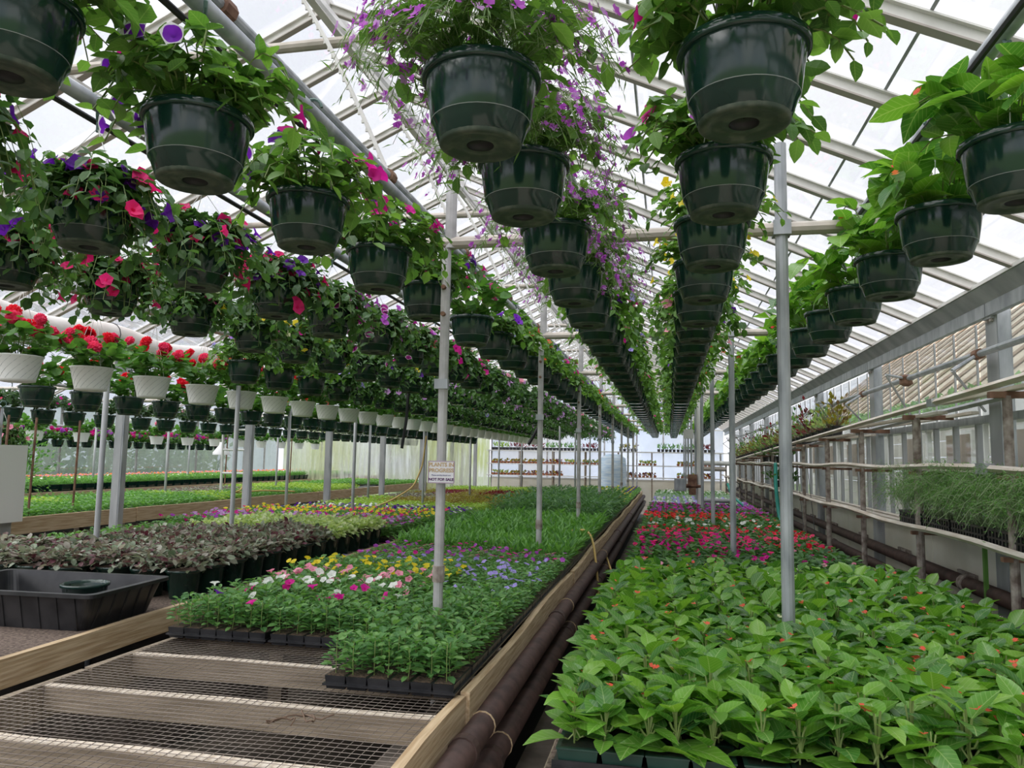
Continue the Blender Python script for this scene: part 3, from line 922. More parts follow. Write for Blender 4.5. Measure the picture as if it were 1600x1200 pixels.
def bench_left():
    b = thing('mesh_bench', 'long wooden bench with wire mesh top left of the aisle, bare at its near end', 'bench')
    ys = [0.9, 3.0, 6.4, 10.0, 13.6, 17.2, 20.8, 23.5]
    for i, (a, c) in enumerate(zip(ys[:-1], ys[1:])):
        part('side_board', [wavy_board(-.80, a, c - .01, BZ - .055, .038, .145, 'wood', 8, .008, 'y', i)], b, label='bowed pale plank along the aisle' if i == 1 else None)
        part('side_board', [wavy_board(-2.52, a, c - .01, BZ - .075, .038, .14, 'wood_x' if i else 'wood_x', 4, .004, 'y', i)], b)
    for i, y in enumerate([1.2, 1.72, 2.24, 2.76, 3.28, 3.80] + list(np.arange(4.9, 23, 1.2))):
        part('cross_beam', [wavy_board(y, -2.50, -.825, BZ - .054, .036, .095, 'wood_x', 4, .004, 'x', i)], b)
        if i < 6:
            part('beam_top_edge', [wavy_board(y, -2.50, -.825, BZ - .004, .037, .006, 'wood_pale', 4, .004, 'x', i)], b, label='pale top edge of the beam')  # paler strip along the top of each near beam
    for y in (1.5, 4.5, 7.5, 10.5, 13.5, 16.5, 19.5, 22.5):
        for x in (-1.0, -2.4):
            part('leg', [box((x, y, .27), (.09, .09, .54), 'wood_x')], b)
    # wire mesh
    P = []
    for x in np.arange(-2.5, -.82, 0.035):
        n = 26; y = np.linspace(0.95, 4.2, n)
        z = BZ + .004 - .010 * np.abs(np.sin((y - 1.2) / .52 * PI)) * (np.sin(x * 2.3) * .5 + .6)
        P.append(np.stack([np.full(n, x) + .003 * np.sin(y * 9 + x * 5), y, z], 1))
    Q = []
    for y in np.arange(0.96, 4.2, 0.035):
        n = 26; x = np.linspace(-2.5, -.83, n)
        z = BZ + .006 - .010 * np.abs(np.sin((y - 1.2) / .52 * PI)) * (np.sin(x * 2.3) * .5 + .6)
        Q.append(np.stack([x, np.full(n, y) + .003 * np.sin(x * 11 + y), z], 1))
    part('wire_mesh', [tubes(np.array(P), .0013, 'wire', 3), tubes(np.array(Q), .0013, 'wire', 3)], b, kind='stuff')
    c = np.linspace(0, 6, 40)
    # dry litter caught on the mesh
    L = np.stack([-1.35 + .06 * np.cos(c * 2) + c * .02, 2.52 + .04 * np.sin(c * 3.1) + .02 * c, BZ + .012 + .012 * np.abs(np.sin(c * 5))], 1)
    thing('dry_stalk', 'dried curled plant stalk lying on the bare wire mesh', 'plant litter', me=mesh_from('dry_stalk', [tube(L, .003, 'stem_dark', 4)]))
    struct('bench_curb', [box((-.99, 12, .26), (.16, 23, .52), 'block')])
    struct('bench_curb', [box((-2.86, 12, .26), (.16, 23, .52), 'block')])
    for i, (x, z, lab) in enumerate([(-.735, .585, 'upper'), (-.715, .425, 'lower')]):
        o = thing('heating_pipe', 'thick dark iron heating pipe under the aisle board, %s of the pair' % lab, 'pipe')
        part('pipe', [pipe_y(x, z, .052, 'iron_pipe', .9, 23, 3, 14)], o, smooth=True)
        for y in (2.75 + i * .35, 5.1 + i * .3, 7.8, 11.2, 14.8):
            part('pipe_joint', [tube([(x, y, z), (x, y + .05, z)], .058, 'iron_pipe', 14)], o)
        for y in (3.05 + i * .25, 5.6, 8.7):
            part('wire_tie', [tube([(x, y, z), (x, y + .006, z)], .0565, 'wood', 14)], o)
    struct('floor_dark_strip', [box((-.86, 12, .012), (.12, 23, .024), 'black_rubber')])  # thin black strip along the floor beside the bench curb


def bench_right():
    b = thing('flat_bench', 'long low bench of plant trays on the right of the aisle', 'bench')
    part('bench_top', [box((.62, 12.0, BZ - .02), (2.0, 19.3, .03), 'bench_soil')], b)
    part('side_board', [box((-.37, 12.0, BZ - .075), (.035, 19.3, .12), 'wood_x')], b)
    part('side_board', [box((1.61, 12.0, BZ - .075), (.035, 19.3, .12), 'wood_x')], b)
    for y in np.arange(2.9, 22, 2.5):
        for x in (-.1, 1.35):
            part('leg', [box((x, y, .32), (.09, .09, .64), 'block')], b)


def bench_pots():
    b = thing('potting_bench', 'soil topped bench with a pale timber edge holding the striped potted plants', 'bench')
    part('bench_top', [box((-4.45, 12.6, BZ - .02), (2.95, 21, .04), 'bench_soil')], b)
    for i, (a, c) in enumerate([(2.1, 4.7), (4.7, 9), (9, 14), (14, 23)]):
        part('side_board', [wavy_board(-2.955, a, c - .01, BZ - .05, .04, .135, 'wood', 6, .004, 'y', i)], b)
        part('side_board', [box((-5.93, (a + c) / 2, BZ - .05), (.04, c - a, .13), 'wood')], b)
    for y in np.arange(2.6, 23, 2.5):
        part('leg', [box((-3.1, y, .31), (.09, .09, .62), 'wood_x')], b)
        part('leg', [box((-5.8, y, .31), (.09, .09, .62), 'wood_x')], b)
    b = thing('back_bench', 'timber edged bench behind the grey gutter columns with corrugated base', 'bench')
    part('bench_top', [box((-8.6, 14, .78), (2.6, 20, .04), 'bench_soil')], b)
    for i, (a, c) in enumerate([(4.2, 9.4), (9.4, 15), (15, 24)]):
        part('side_board', [wavy_board(-7.3, a, c - .01, .78, .04, .19, 'wood', 6, .006, 'y', i)], b)
    n = 360
    y = np.linspace(4.2, 24, n); zz = np.where(np.arange(n) % 2 == 0, .66, .62)
    V = np.concatenate([np.stack([np.full(n, -7.34), y, zz], 1), np.stack([np.full(n, -7.34), y, np.full(n, .50)], 1)])
    F = np.array([(i, i + 1, n + i + 1, n + i) for i in range(n - 1)])
    part('corrugated_edge', [(V, F, 'wood_x')], b, kind='stuff')
    struct('bench_curb', [box((-7.5, 14, .26), (.14, 20, .5), 'block')])
    struct('bench_curb', [box((-6.1, 14, .26), (.14, 20, .5), 'block')])
    b = thing('far_bench', 'long far bench of green square pots beside the plastic wall', 'bench')
    part('bench_top', [box((-12.5, 16, .86), (3.0, 24, .04), 'bench_soil')], b)
    part('side_board', [box((-11.0, 16, .84), (.04, 24, .12), 'wood')], b)
    for y in np.arange(5, 27, 3.0):
        for x in (-11.2, -13.8):
            part('leg', [box((x, y, .42), (.1, .1, .84), 'wood_x')], b)
    for y in np.arange(5, 23, 3.0):
        part('leg', [box((-9.6, y, .38), (.1, .1, .76), 'wood_x')], bpy.data.objects['back_bench'])


# ------------------------------------------------------------------ trays of young plants
def cells_mesh(nx, ny, w, d, h, m, soil=True):
    parts = []
    cw, cd = w / nx, d / ny
    for i in range(nx):
        for j in range(ny):
            x = -w / 2 + (i + .5) * cw; y = -d / 2 + (j + .5) * cd
            parts.append(box((x, y, h / 2), (cw - .002, cd - .002, h), m, taper=.86))
            if soil:
                parts.append(box((x, y, h), (cw * .82, cd * .82, .003), 'soil'))
    parts.append(box((0, 0, h * .35), (w + .012, d + .012, .008), m))
    return parts


TW, TD = 0.545, 0.28
SPEC = {
    # n plants (x,y), height, leaf size, leaves per plant, template, material, spread, upright
    'petunia': dict(n=(7, 4), h=.14, s=.044, k=26, t='oval', m='leaf_small', sp=.052, up=.5),
    'viola': dict(n=(7, 4), h=.10, s=.038, k=22, t='oval', m='leaf_small', sp=.055, up=.3),
    'spiky': dict(n=(8, 5), h=.12, s=.11, k=9, t='lance', m='leaf_spiky', sp=.03, up=1.5),
    'tall': dict(n=(5, 3), h=.30, s=.10, k=22, t='lance', m='leaf_tall', sp=.07, up=.5),
    'impatiens': dict(n=(5, 3), h=.14, s=.070, k=22, t='oval', m='leaf_impatiens', sp=.075, up=.4),
    'lime': dict(n=(7, 4), h=.11, s=.05, k=13, t='oval', m='leaf_lime', sp=.055, up=.3),
    'bronze': dict(n=(7, 4), h=.11, s=.05, k=13, t='oval', m='leaf_bronze', sp=.055, up=.3),
    'burgundy': dict(n=(7, 4), h=.11, s=.05, k=13, t='oval', m='leaf_burgundy', sp=.055, up=.3),
    'brown': dict(n=(7, 4), h=.10, s=.05, k=13, t='oval', m='leaf_trad', sp=.055, up=.3),
    'silver': dict(n=(7, 4), h=.11, s=.05, k=12, t='oval', m='leaf_silver', sp=.055, up=.3),
    'green': dict(n=(7, 4), h=.10, s=.05, k=13, t='oval', m='leaf_spiky', sp=.055, up=.3),
    'varieg': dict(n=(6, 3), h=.14, s=.07, k=16, t='oval', m='leaf_varieg', sp=.06, up=.3),
}


def plant_specs(sp, r, w=TW, d=TD, z0=.05, f=1.0):
    nx, ny = sp['n']; k = max(3, int(sp['k'] * f)); N = nx * ny
    gx, gy = np.meshgrid((np.arange(nx) + .5) / nx - .5, (np.arange(ny) + .5) / ny - .5)
    base = np.stack([gx.ravel() * w, gy.ravel() * d, np.full(N, z0)], 1)
    base[:, :2] += r.normal(0, .006 if nx > 5 else .022, (N, 2))
    hh = sp['h'] * r.uniform(.7, 1.15, N)
    b = np.repeat(base, k, 0); h = np.repeat(hh, k)
    t = np.tile((np.arange(k) + .5) / k, N)
    az = np.tile(np.arange(k) * 2.4, N) + np.repeat(r.uniform(0, 6.28, N), k) + r.normal(0, .3, N * k)
    rad = sp['sp'] * (0.25 + .6 * np.sin(PI * np.clip(t, 0, 1)) ) * r.uniform(.3, 1.2, N * k)
    o = np.stack([np.cos(az), np.sin(az), np.zeros(N * k)], 1)
    P = b + o * rad[:, None] * .6; P[:, 2] += h * (.12 + .88 * t)
    D = o + np.array([0, 0, 1.]) * (sp['up'] * (0.35 + t))[:, None] + r.normal(0, .15, (N * k, 3))
    Nn = np.tile([0, 0, 1.], (N * k, 1)) - o * .3 * sp['up'] + r.normal(0, .2, (N * k, 3))
    s = sp['s'] * r.uniform(.65, 1.2, N * k) / f ** .45
    tips = base.copy(); tips[:, 2] += hh
    return P, D, Nn, s, base, tips


FOL = {}


def tray_foliage(kind, var, lod):
    key = ('fol', kind, var, lod)
    if key not in FOL:
        r = np.random.default_rng(hash((kind, var)) % 1000 if False else sum(map(ord, kind)) * 7 + var)
        sp = SPEC[kind]
        f = 1.0 if lod <= 1 else .62
        P, D, N, s, base, tips = plant_specs(sp, r, f=f)
        parts = stack(LEAF[sp['t'], lod], P, D, N, s, sp['m'], r)
        st = np.stack([base, (base + tips) / 2 + r.normal(0, .004, base.shape), tips], 1)
        if lod <= 1:
            parts.append(tubes(st, .0022, 'stem', 3))
        FOL[key] = (mesh_from(kind + '_foliage', parts), parts, tips)
    return FOL[key]


def tray_blooms(kind, bl, var, lod, r=None):
    """bl = (flower kind, size, density, [materials])"""
    key = ('bl', kind, str(bl), var, lod)
    if key not in FOL:
        r = np.random.default_rng(var * 31 + 5)
        tips = tray_foliage(kind, var, lod)[2]
        fk, size, dens, mats = bl
        n = max(1, int(len(tips) * dens))
        ix = r.choice(len(tips), n, replace=n > len(tips))
        P = tips[ix] + r.normal(0, 1, (n, 3)) * np.array([.026, .026, .010]); P[:, 2] += .014
        N = np.tile([0, -.35, 1.], (n, 1)) + r.normal(0, .35, (n, 3))
        parts = stack_blooms(fk, P, N, size * r.uniform(.8, 1.15, n), mats, 0 if lod <= 1 else 1, r)
        FOL[key] = (mesh_from('blooms', parts), parts)
    return FOL[key]


CELL = {}


def tray_thing(kind, x, y, z, label, group, bl=None, tier=0, rz=0.0, traymat='tray_black', name=None, cat='plant tray'):
    """tier 0: parts; tier 1: coarser parts; tier 2: one joined mesh"""
    name = name or kind + '_tray'
    var = random.randrange(3)
    rz = rz + random.choice((0, PI))
    lod = (1, 1, 2)[tier]
    if tier < 2:
        ck = (traymat, tier)
        if ck not in CELL:
            CELL[ck] = mesh_from('cell_tray', cells_mesh(6, 3, TW, TD, .052, traymat))
        t = thing(name, label, cat, (x, y, z), rz, group)
        link('cell_tray', CELL[ck], t)
        f = link('foliage', tray_foliage(kind, var, lod)[0], t, kind='stuff')
        if bl:
            link('blooms', tray_blooms(kind, bl, var, lod)[0], t, kind='stuff')
        return t
    key = ('one', kind, str(bl), var, traymat)
    if key not in FOL:
        parts = [box((0, 0, .027), (TW, TD, .054), traymat, taper=.94)] + list(tray_foliage(kind, var, 2)[1])
        if bl:
            parts += tray_blooms(kind, bl, var, 2)[1]
        FOL[key] = mesh_from(name, parts)
    return thing(name, label, cat, (x, y, z), rz, group, me=FOL[key])


def fill_stuff(name, label, cat, spots, z):
    """many far trays as one object: spots = list of (x, y, kind, bl)"""
    parts = []
    for x, y, kind, bl in spots:
        var = random.randrange(3)
        src = list(tray_foliage(kind, var, 2)[1])
        if bl:
            src += tray_blooms(kind, bl, var, 2)[1]
        src.append(box((0, 0, .027), (TW, TD, .054), 'tray_black', taper=.94))
        for v, f, m, *uv in src:
            parts.append((np.asarray(v, float) + np.array([x, y, z]), f, m, *uv))
    thing(name, label, cat, me=mesh_from(name, parts), kind='stuff')


def place_bench_left_trays():
    xs = (-1.095, -1.665, -2.235)
    side = {0: 'beside the aisle board', 1: 'mid mesh bench', 2: 'at the mesh bench left edge'}
    y = 3.08
    rows = []
    while y < 22.8:
        rows.append(y); y += .292
    stuff = []
    for j, y in enumerate(rows):
        for c, x in enumerate(xs):
            if y < 3.5 and c > 0:
                continue
            r = random.random()
            kind, bl, desc = 'petunia', None, 'leafy green petunia seedlings'
            if c == 0:
                if y < 4.4: pass
                elif y < 5.9: kind, bl, desc = 'viola', ('viola', .046, .36, ['bloom_lilac']), 'violas with pale blue flowers'
                elif y < 6.5: kind, bl, desc = 'viola', ('viola', .044, .6, ['bloom_purple', 'bloom_magenta']), 'violas with purple flowers'
                elif y < 10.2: kind, desc = 'spiky', 'upright narrow green leaves'
                elif y < 15: kind, desc = 'tall', 'tall grey green leafy plants'
                elif y < 18: kind, bl, desc = 'green', ('viola', .04, .2, ['bloom_orange', 'bloom_yellow']), 'low green plants with orange flowers'
                else: kind, bl, desc = 'green', ('viola', .04, .3, ['bloom_deep', 'bloom_yellow']), 'low green plants with mixed flowers'
            else:
                if y < 3.75: bl, desc = ('petunia', .055, .10, ['bloom_magenta', 'bloom_deep'] if c == 2 else ['bloom_magenta']), 'petunias with magenta flowers'
                elif y < 4.1: bl, desc = ('petunia', .060, .34, ['bloom_magenta', 'bloom_white']), 'petunias with magenta and white flowers'
                elif y < 4.35: bl, desc = ('petunia', .056, .55, ['bloom_white', 'bloom_white', 'bloom_pink']), 'petunias with white and pink flowers'
                elif y < 4.75: bl, desc = ('petunia', .055, .65, ['bloom_pink']), 'petunias with pale pink flowers'
                elif y < 5.35: bl, desc = ('petunia', .052, .62, ['bloom_yellow']), 'petunias with yellow flowers'
                elif y < 5.8: kind, bl, desc = 'viola', ('viola', .046, .45, ['bloom_lilac']), 'violas with pale blue flowers'
                elif y < 6.6: kind, bl, desc = 'viola', ('viola', .044, .6, ['bloom_purple', 'bloom_magenta']), 'violas with purple flowers'
                elif y < 10.5: kind, desc = 'spiky', 'upright narrow green leaves'
                elif y < 15.5: kind, desc = 'tall', 'tall grey green leafy plants'
                elif y < 17: kind, desc = 'brown', 'dark bronze leaves'
                else: kind, bl, desc = 'green', ('viola', .04, .25, ['bloom_yellow', 'bloom_white']), 'low green plants with small flowers'
            tier = 0 if y < 7.5 else 2
            if j < 14:
                lab = 'tray of %s, %s row %s' % (desc, ORD[j if c == 0 else j - 2], side[c])
                grp = 'plant trays on the mesh bench'
            else:
                lab = 'far black tray of %s %s' % (desc, side[c])
                grp = 'far trays of %s %s' % (desc, side[c])
            if tier == 2 and y > 13.5:
                stuff.append((x, y, kind, bl)); continue
            tray_thing(kind, x, y, BZ + .012, lab, grp, bl, tier)
    fill_stuff('far_trays', 'distant plant trays closing the far end of the mesh bench', 'plant trays', stuff, BZ + .012)


def begonia_plant(r, big=1.0):
    n = int(r.integers(10, 14))
    h = r.uniform(.12, .21) * big
    t = (np.arange(n) + .6) / n
    az = np.arange(n) * 2.4 + r.uniform(0, 6.28) + r.normal(0, .35, n)
    o = np.stack([np.cos(az), np.sin(az), np.zeros(n)], 1)
    P = o * (r.uniform(.012, .045, n) * (1.25 - t))[:, None] * big
    P[:, 2] += h * (.04 + .96 * t ** .9)
    up = r.uniform(-.05, 1.2, n) * (.3 + t)
    D = o + np.array([0, 0, 1.]) * up[:, None]
    N = np.tile([0, 0, 1.], (n, 1)) - o * .35 + r.normal(0, .25, (n, 3))
    s = r.uniform(.085, .140, n) * big * (1.1 - .25 * t)
    st = np.array([[(0, 0, 0), (0, 0, h * .5), (r.normal(0, .01), r.normal(0, .01), h)]] +
                  [[(0, 0, h * .15 * (1 + i % 3)), tuple(P[i] * .6 + np.array([0, 0, P[i][2] * .2])), tuple(P[i])] for i in range(n)])
    return P, D, N, s, st, h


BEG = []


def begonia_variants():
    r = np.random.default_rng(3)
    for i in range(6):
        a = begonia_plant(r)
        BEG.append((a, mesh_from('begonia_stems', [tubes(a[4], .0032, 'stem', 4)])))


BEGT = {}


def begonia_tray(x, y, label, detail, w=TW, d=TD, nx=5, ny=3, blooms=True, name='begonia_tray', white=False, rz=0.0):
    t = thing(name, label, 'plant tray', (x, y, BZ), rz, 'begonia trays on the right bench')
    if detail:
        key = ('pk', w, d)
        if key not in BEGT:
            cw = w / 4; cd = d / 2
            BEGT[key] = mesh_from('cell_pack', cells_mesh(1, 1, cw - .006, cd - .006, .058, 'tray_green')[:2] +
                                  [box((0, 0, .057), (cw - .004, cd - .004, .005), 'tray_green')])
            BEGT['base', w, d] = mesh_from('tray', [box((0, 0, .006), (w + .02, d + .01, .012), 'tray_black'), box((0, -d / 2, .014), (w + .02, .006, .028), 'tray_black'),
                                                    box((0, d / 2, .014), (w + .02, .006, .028), 'tray_black')])
        link('tray', BEGT['base', w, d], t)
        for i in range(4):
            for j in range(2):
                link('cell_pack', BEGT[key], t, (-w / 2 + (i + .5) * w / 4, -d / 2 + (j + .5) * d / 2, .004))
        for i in range(nx):
            for j in range(ny):
                a, sm = BEG[random.randrange(6)]
                p = link('begonia_plant', sm, t, (-w / 2 + (i + .5) * w / nx + random.gauss(0, .01), -d / 2 + (j + .5) * d / ny + random.gauss(0, .01), .058))
                p.rotation_euler = (0, 0, random.uniform(0, 6.28))
                q = random.uniform(.85, 1.1); p.scale = (q, q, q)
                leaf_objects(p, 'begonia', a[0], a[1], a[2], a[3], 'leaf_begonia')
                if blooms and random.random() < .24:
                    bloom_objects(p, 'begonia', np.array([(random.gauss(0, .03), random.gauss(0, .03), a[5] + random.uniform(-.01, .03))]), np.array([(0, -.4, 1.)]),
                                  [random.uniform(.030, .044)], ['bloom_coral'])
    else:
        key = ('jt', random.randrange(3), white, w)
        if key not in BEGT:
            r = np.random.default_rng(key[1] + 50)
            fp, bp = [], []
            for i in range(nx):
                for j in range(ny):
                    a = begonia_plant(r)
                    off = np.array([-w / 2 + (i + .5) * w / nx + r.normal(0, .01), -d / 2 + (j + .5) * d / ny + r.normal(0, .01), .055])
                    fp += stack(LEAF['begonia', 0], a[0] + off, a[1], a[2], a[3], 'leaf_begonia', r)
                    fp.append(tubes(a[4] + off, .003, 'stem', 3))
                    if r.random() < .24:
                        P = off + np.array([[r.normal(0, .03), r.normal(0, .03), a[5] + .012]])
                        bp += stack_blooms('begonia', P, np.array([(0, -.4, 1.)]), [.034], ['bloom_cream' if (white and r.random() < .7) else 'bloom_coral'], 0, r)
            BEGT[key] = (mesh_from('begonia_foliage', fp, True), mesh_from('begonia_blooms', bp) if bp else None)
            BEGT['cells', w] = mesh_from('cell_tray', cells_mesh(4, 2, w, d, .056, 'tray_green'))
        link('cell_tray', BEGT['cells', w], t)
        link('foliage', BEGT[key][0], t, kind='stuff')
        if BEGT[key][1]:
            link('blooms', BEGT[key][1], t, kind='stuff')
    return t


def place_bench_right_trays():
    begonia_variants()
    xs = (-.075, .485, 1.045)
    col = ['beside the aisle', 'second from the aisle', 'third from the aisle', 'nearest the wall']
    y = 2.55; j = 0; stuff = []
    while y < 21.4:
        near = y < 3.9
        for c in range(4):
            x = xs[c] if c < 3 else 1.46
            w = TW if c < 3 else .27
            if y < 5.6:
                lab = 'begonia tray with coral flowers, %s row from the front, %s' % (ORD[j], col[c])
                if y > 4.0 and c > 0:
                    lab = 'begonia tray with cream flowers, %s row from the front, %s' % (ORD[j], col[c])
                begonia_tray(x, y, lab, near, w=w, nx=5 if c < 3 else 3, white=(y > 4.0 and c > 0))
                continue
            if y < 6.1: kind, bl, desc = 'impatiens', ('petunia', .045, .30, ['bloom_pink', 'bloom_mauve']), 'pale pink impatiens'
            elif y < 7.0: kind, bl, desc = 'impatiens', ('petunia', .052, .75, ['bloom_magenta', 'bloom_magenta', 'bloom_hotpink']) if c < 2 else ('petunia', .05, .25, ['bloom_magenta', 'bloom_pink']), 'magenta impatiens'
            elif y < 8.1: kind, bl, desc = 'impatiens', ('petunia', .055, 1.5, ['bloom_magenta', 'bloom_hotpink']) if c < 2 else ('petunia', .055, 1.0, ['bloom_rose', 'bloom_red']), 'deep pink impatiens'
            elif y < 9.0: kind, bl, desc = 'impatiens', ('petunia', .052, 1.0, ['bloom_red', 'bloom_rose']), 'red impatiens'
            elif y < 10.2: kind, bl, desc = 'impatiens', ('petunia', .052, .55, ['bloom_white', 'bloom_white', 'bloom_coral']), 'white impatiens'
            elif y < 11.6: kind, bl, desc = 'impatiens', (('petunia', .055, 1.9, ['bloom_red', 'bloom_coral']) if c < 2 else ('petunia', .05, .4, ['bloom_rose'])), 'scarlet impatiens'
            elif y < 14: kind, bl, desc = 'impatiens', ('petunia', .055, 1.5, ['bloom_magenta', 'bloom_purple']), 'purple pink impatiens'
            elif y < 17: kind, bl, desc = 'silver', ('viola', .05, .5, ['bloom_white', 'bloom_lilac']) , 'silvery plants with white flowers'
            elif y < 19: kind, bl, desc = 'silver', None, 'silvery green leaves'
            else: kind, bl, desc = 'green', ('viola', .04, .3, ['bloom_white']), 'low green plants'
            if c == 3:
                continue
            x = -.075 + c * .60 + .04
            if y > 13.5:
                stuff.append((x, y, kind, bl)); continue
            lab = 'tray of %s %s, %s row past the begonias' % (desc, col[c], ORD[min(j - 11, 19)])
            if j - 11 > 19:
                lab = 'far tray of %s on the right bench, %s' % (desc, col[c])
            tray_thing(kind, x, y, BZ, lab, 'flower trays on the right bench', bl, 0 if y < 9 else 2, traymat='tray_green')
        y += .292; j += 1
    fill_stuff('far_trays', 'distant silvery and green plant trays at the far end of the right bench', 'plant trays', stuff, BZ)


def trad_pot_mesh():
    prof = [(.085, 0), (.112, .165), (.122, .17), (.124, .185), (.112, .185), (.108, .172), (0.001, .165)]
    return [lathe(prof[:5], 'pot_green', 20), lathe([(.112, .178), (.001, .17)], 'soil', 12)]


def place_pot_bench():
    pm = mesh_from('pot', trad_pot_mesh(), True)
    fol = []
    for v in range(3):
        r = np.random.default_rng(v + 11)
        n = 150
        n = 190; az = r.uniform(0, 6.28, n); rad = .15 * np.sqrt(r.uniform(0, 1, n))
        P = np.stack([np.cos(az) * rad, np.sin(az) * rad, .19 + .07 * (1 - (rad / .16) ** 2) + r.uniform(-.02, .035, n)], 1)
        o = np.stack([np.cos(az), np.sin(az), np.zeros(n)], 1)
        D = o + r.normal(0, .5, (n, 3)) + np.array([0, 0, .35])
        N = np.tile([0, 0, 1.], (n, 1)) + r.normal(0, .3, (n, 3))
        fol.append([(P, D, N, r.uniform(.04, .064, n))])
    meshes = {}
    for m in ('leaf_trad', 'leaf_varieg'):
        meshes[m] = [mesh_from('trailing_foliage', stack(LEAF['oval', 1], *f[0], m)) for f in fol]
    i = 0
    for r_, y in enumerate(np.arange(4.55, 8.0, .268)):
        for c in range(6 if y > 4.7 else 3):
            x = -3.14 - c * .262
            if y < 4.95 and c > 0 and x < -4.35:
                continue
            m = 'leaf_trad' if (y < 6.5 + .25 * c * (c < 3)) else 'leaf_varieg'
            what = 'purple striped plant' if m == 'leaf_trad' else 'pale variegated plant'
            lab = 'pot of %s, %s from the front, %s line from timber edge' % (what, ORD[r_], ORD[c])
            t = thing('potted_trailing_plant', lab, 'potted plant', (x, y, BZ + .001), random.uniform(0, 6), 'round pots on the potting bench')
            link('pot', pm, t)
            link('foliage', random.choice(meshes[m]), t, kind='stuff')
    # more pots left, behind the tub
    for r_, y in enumerate((4.45, 4.72, 4.99)):
        for c in range(3):
            t = thing('potted_trailing_plant', 'pot of striped plant behind the black tub, %s line back, %s from the left' % (ORD[r_], ORD[2 - c]), 'potted plant',
                      (-3.93 - c * .262 - (.8 if r_ else 0), y, BZ + .001), random.uniform(0, 6), 'round pots on the potting bench')
            link('pot', pm, t)
            link('foliage', random.choice(meshes['leaf_trad']), t, kind='stuff')
    # trays on the same bench
    xs = (-3.28, -3.85, -4.42, -4.99, -5.56)
    stuff = []
    j = 0; y = 5.4
    while y < 21:
        for c, x in enumerate(xs):
            if y < 8.1 and c < 3:
                continue
            if y < 7.9 and c == 3 and y < 6.2:
                continue
            kind, bl, desc = 'green', None, 'low green seedlings'
            if y < 8.1: pass
            elif y < 9.2: kind, bl, desc = 'petunia', ('petunia', .06, .9 if c < 3 else .6, ['bloom_mauve', 'bloom_purple', 'bloom_magenta']), 'violet and mauve petunias'
            elif y < 10.4: kind, bl, desc = 'petunia', ('petunia', .055, .6, ['bloom_yellow', 'bloom_yellow', 'bloom_rose']), 'yellow and rose petunias'
            elif y < 12: kind, bl, desc = 'viola', ('viola', .055, .6, ['bloom_deep', 'bloom_violet', 'bloom_white']), 'dark violet and white violas'
            elif y < 13: kind, desc = 'lime', 'chartreuse leaves'
            elif y < 14.5: kind, desc = ('bronze' if c != 4 else 'lime'), 'bronze green leaves'
            elif y < 16.5: kind, desc = ('brown' if c > 2 else 'bronze'), 'brown purple leaves'
            elif y < 18.5: kind, desc = 'burgundy' if c % 2 else 'bronze', 'burgundy leaves'
            else: kind, desc = 'lime', 'chartreuse leaves'
            if y > 12:
                stuff.append((x, y, kind, bl)); continue
            tray_thing(kind, x, y, BZ + .001, 'tray of %s, %s row back, %s line from the timber edge' % (desc, ORD[min(j, 19)], ORD[c]),
                       'seedling trays on the potting bench', bl, 2 if y > 9 else 1)
        y += .30; j += 1
    fill_stuff('far_trays', 'distant trays of lime, bronze and burgundy foliage on the potting bench', 'plant trays', stuff, BZ)
    # the back bench and far bench
    st = []
    for y in np.arange(5.5, 22, .31):
        for c in range(4):
            x = -7.65 - c * .58
            k = random.random()
            if 12.5 < y < 15 and c > 1: kind = 'brown'
            elif 15 < y < 17.5: kind = 'lime'
            elif k < .12: kind = 'lime'
            else: kind = 'green'
            if 17.5 < y < 20 and c < 2:
                continue
            st.append((x, y, kind, None))
    fill_stuff('seedling_trays', 'rows of green seedling trays covering the bench behind the grey columns', 'plant trays', st, .80)
    st = []
    for y in np.arange(6.5, 26, .33):
        for c in range(4):
            x = -11.6 - c * .62
            bl = None
            if random.random() < .12: bl = ('viola', .05, .3, ['bloom_white', 'bloom_yellow'])
            if c == 3: bl = ('viola', .06, .8, ['bloom_orange', 'bloom_pink'])
            st.append((x, y, 'green', bl))
    fill_stuff('seedling_trays', 'far rows of green seedlings with some pale flowers beside the plastic wall', 'plant trays', st, .93)
    # square green pots along the front of the far bench
    sp = mesh_from('square_pot', [box((0, 0, .07), (.24, .24, .14), 'pot_green', taper=.8), box((0, 0, .142), (.25, .25, .012), 'pot_green')] +
                   [(np.asarray(v) * np.array([.42, .8, 1]) + np.array([0, 0, .09]), f, m, *uv) for v, f, m, *uv in tray_foliage('green', 1, 2)[1]])
    for i, y in enumerate(np.arange(9.0, 22, .30)):
        thing('square_potted_plant', 'dark green square pot of seedlings in the front line of the far bench', 'potted plant', (-11.17, y, .88), 0,
              'square green pots on the far bench', me=sp)


# ------------------------------------------------------------------ hanging baskets
PROF = [(.098, -.175), (.106, -.168), (.118, -.135), (.124, -.125), (.1255, -.122), (.138, -.04), (.142, -.008), (.142, -.002)]


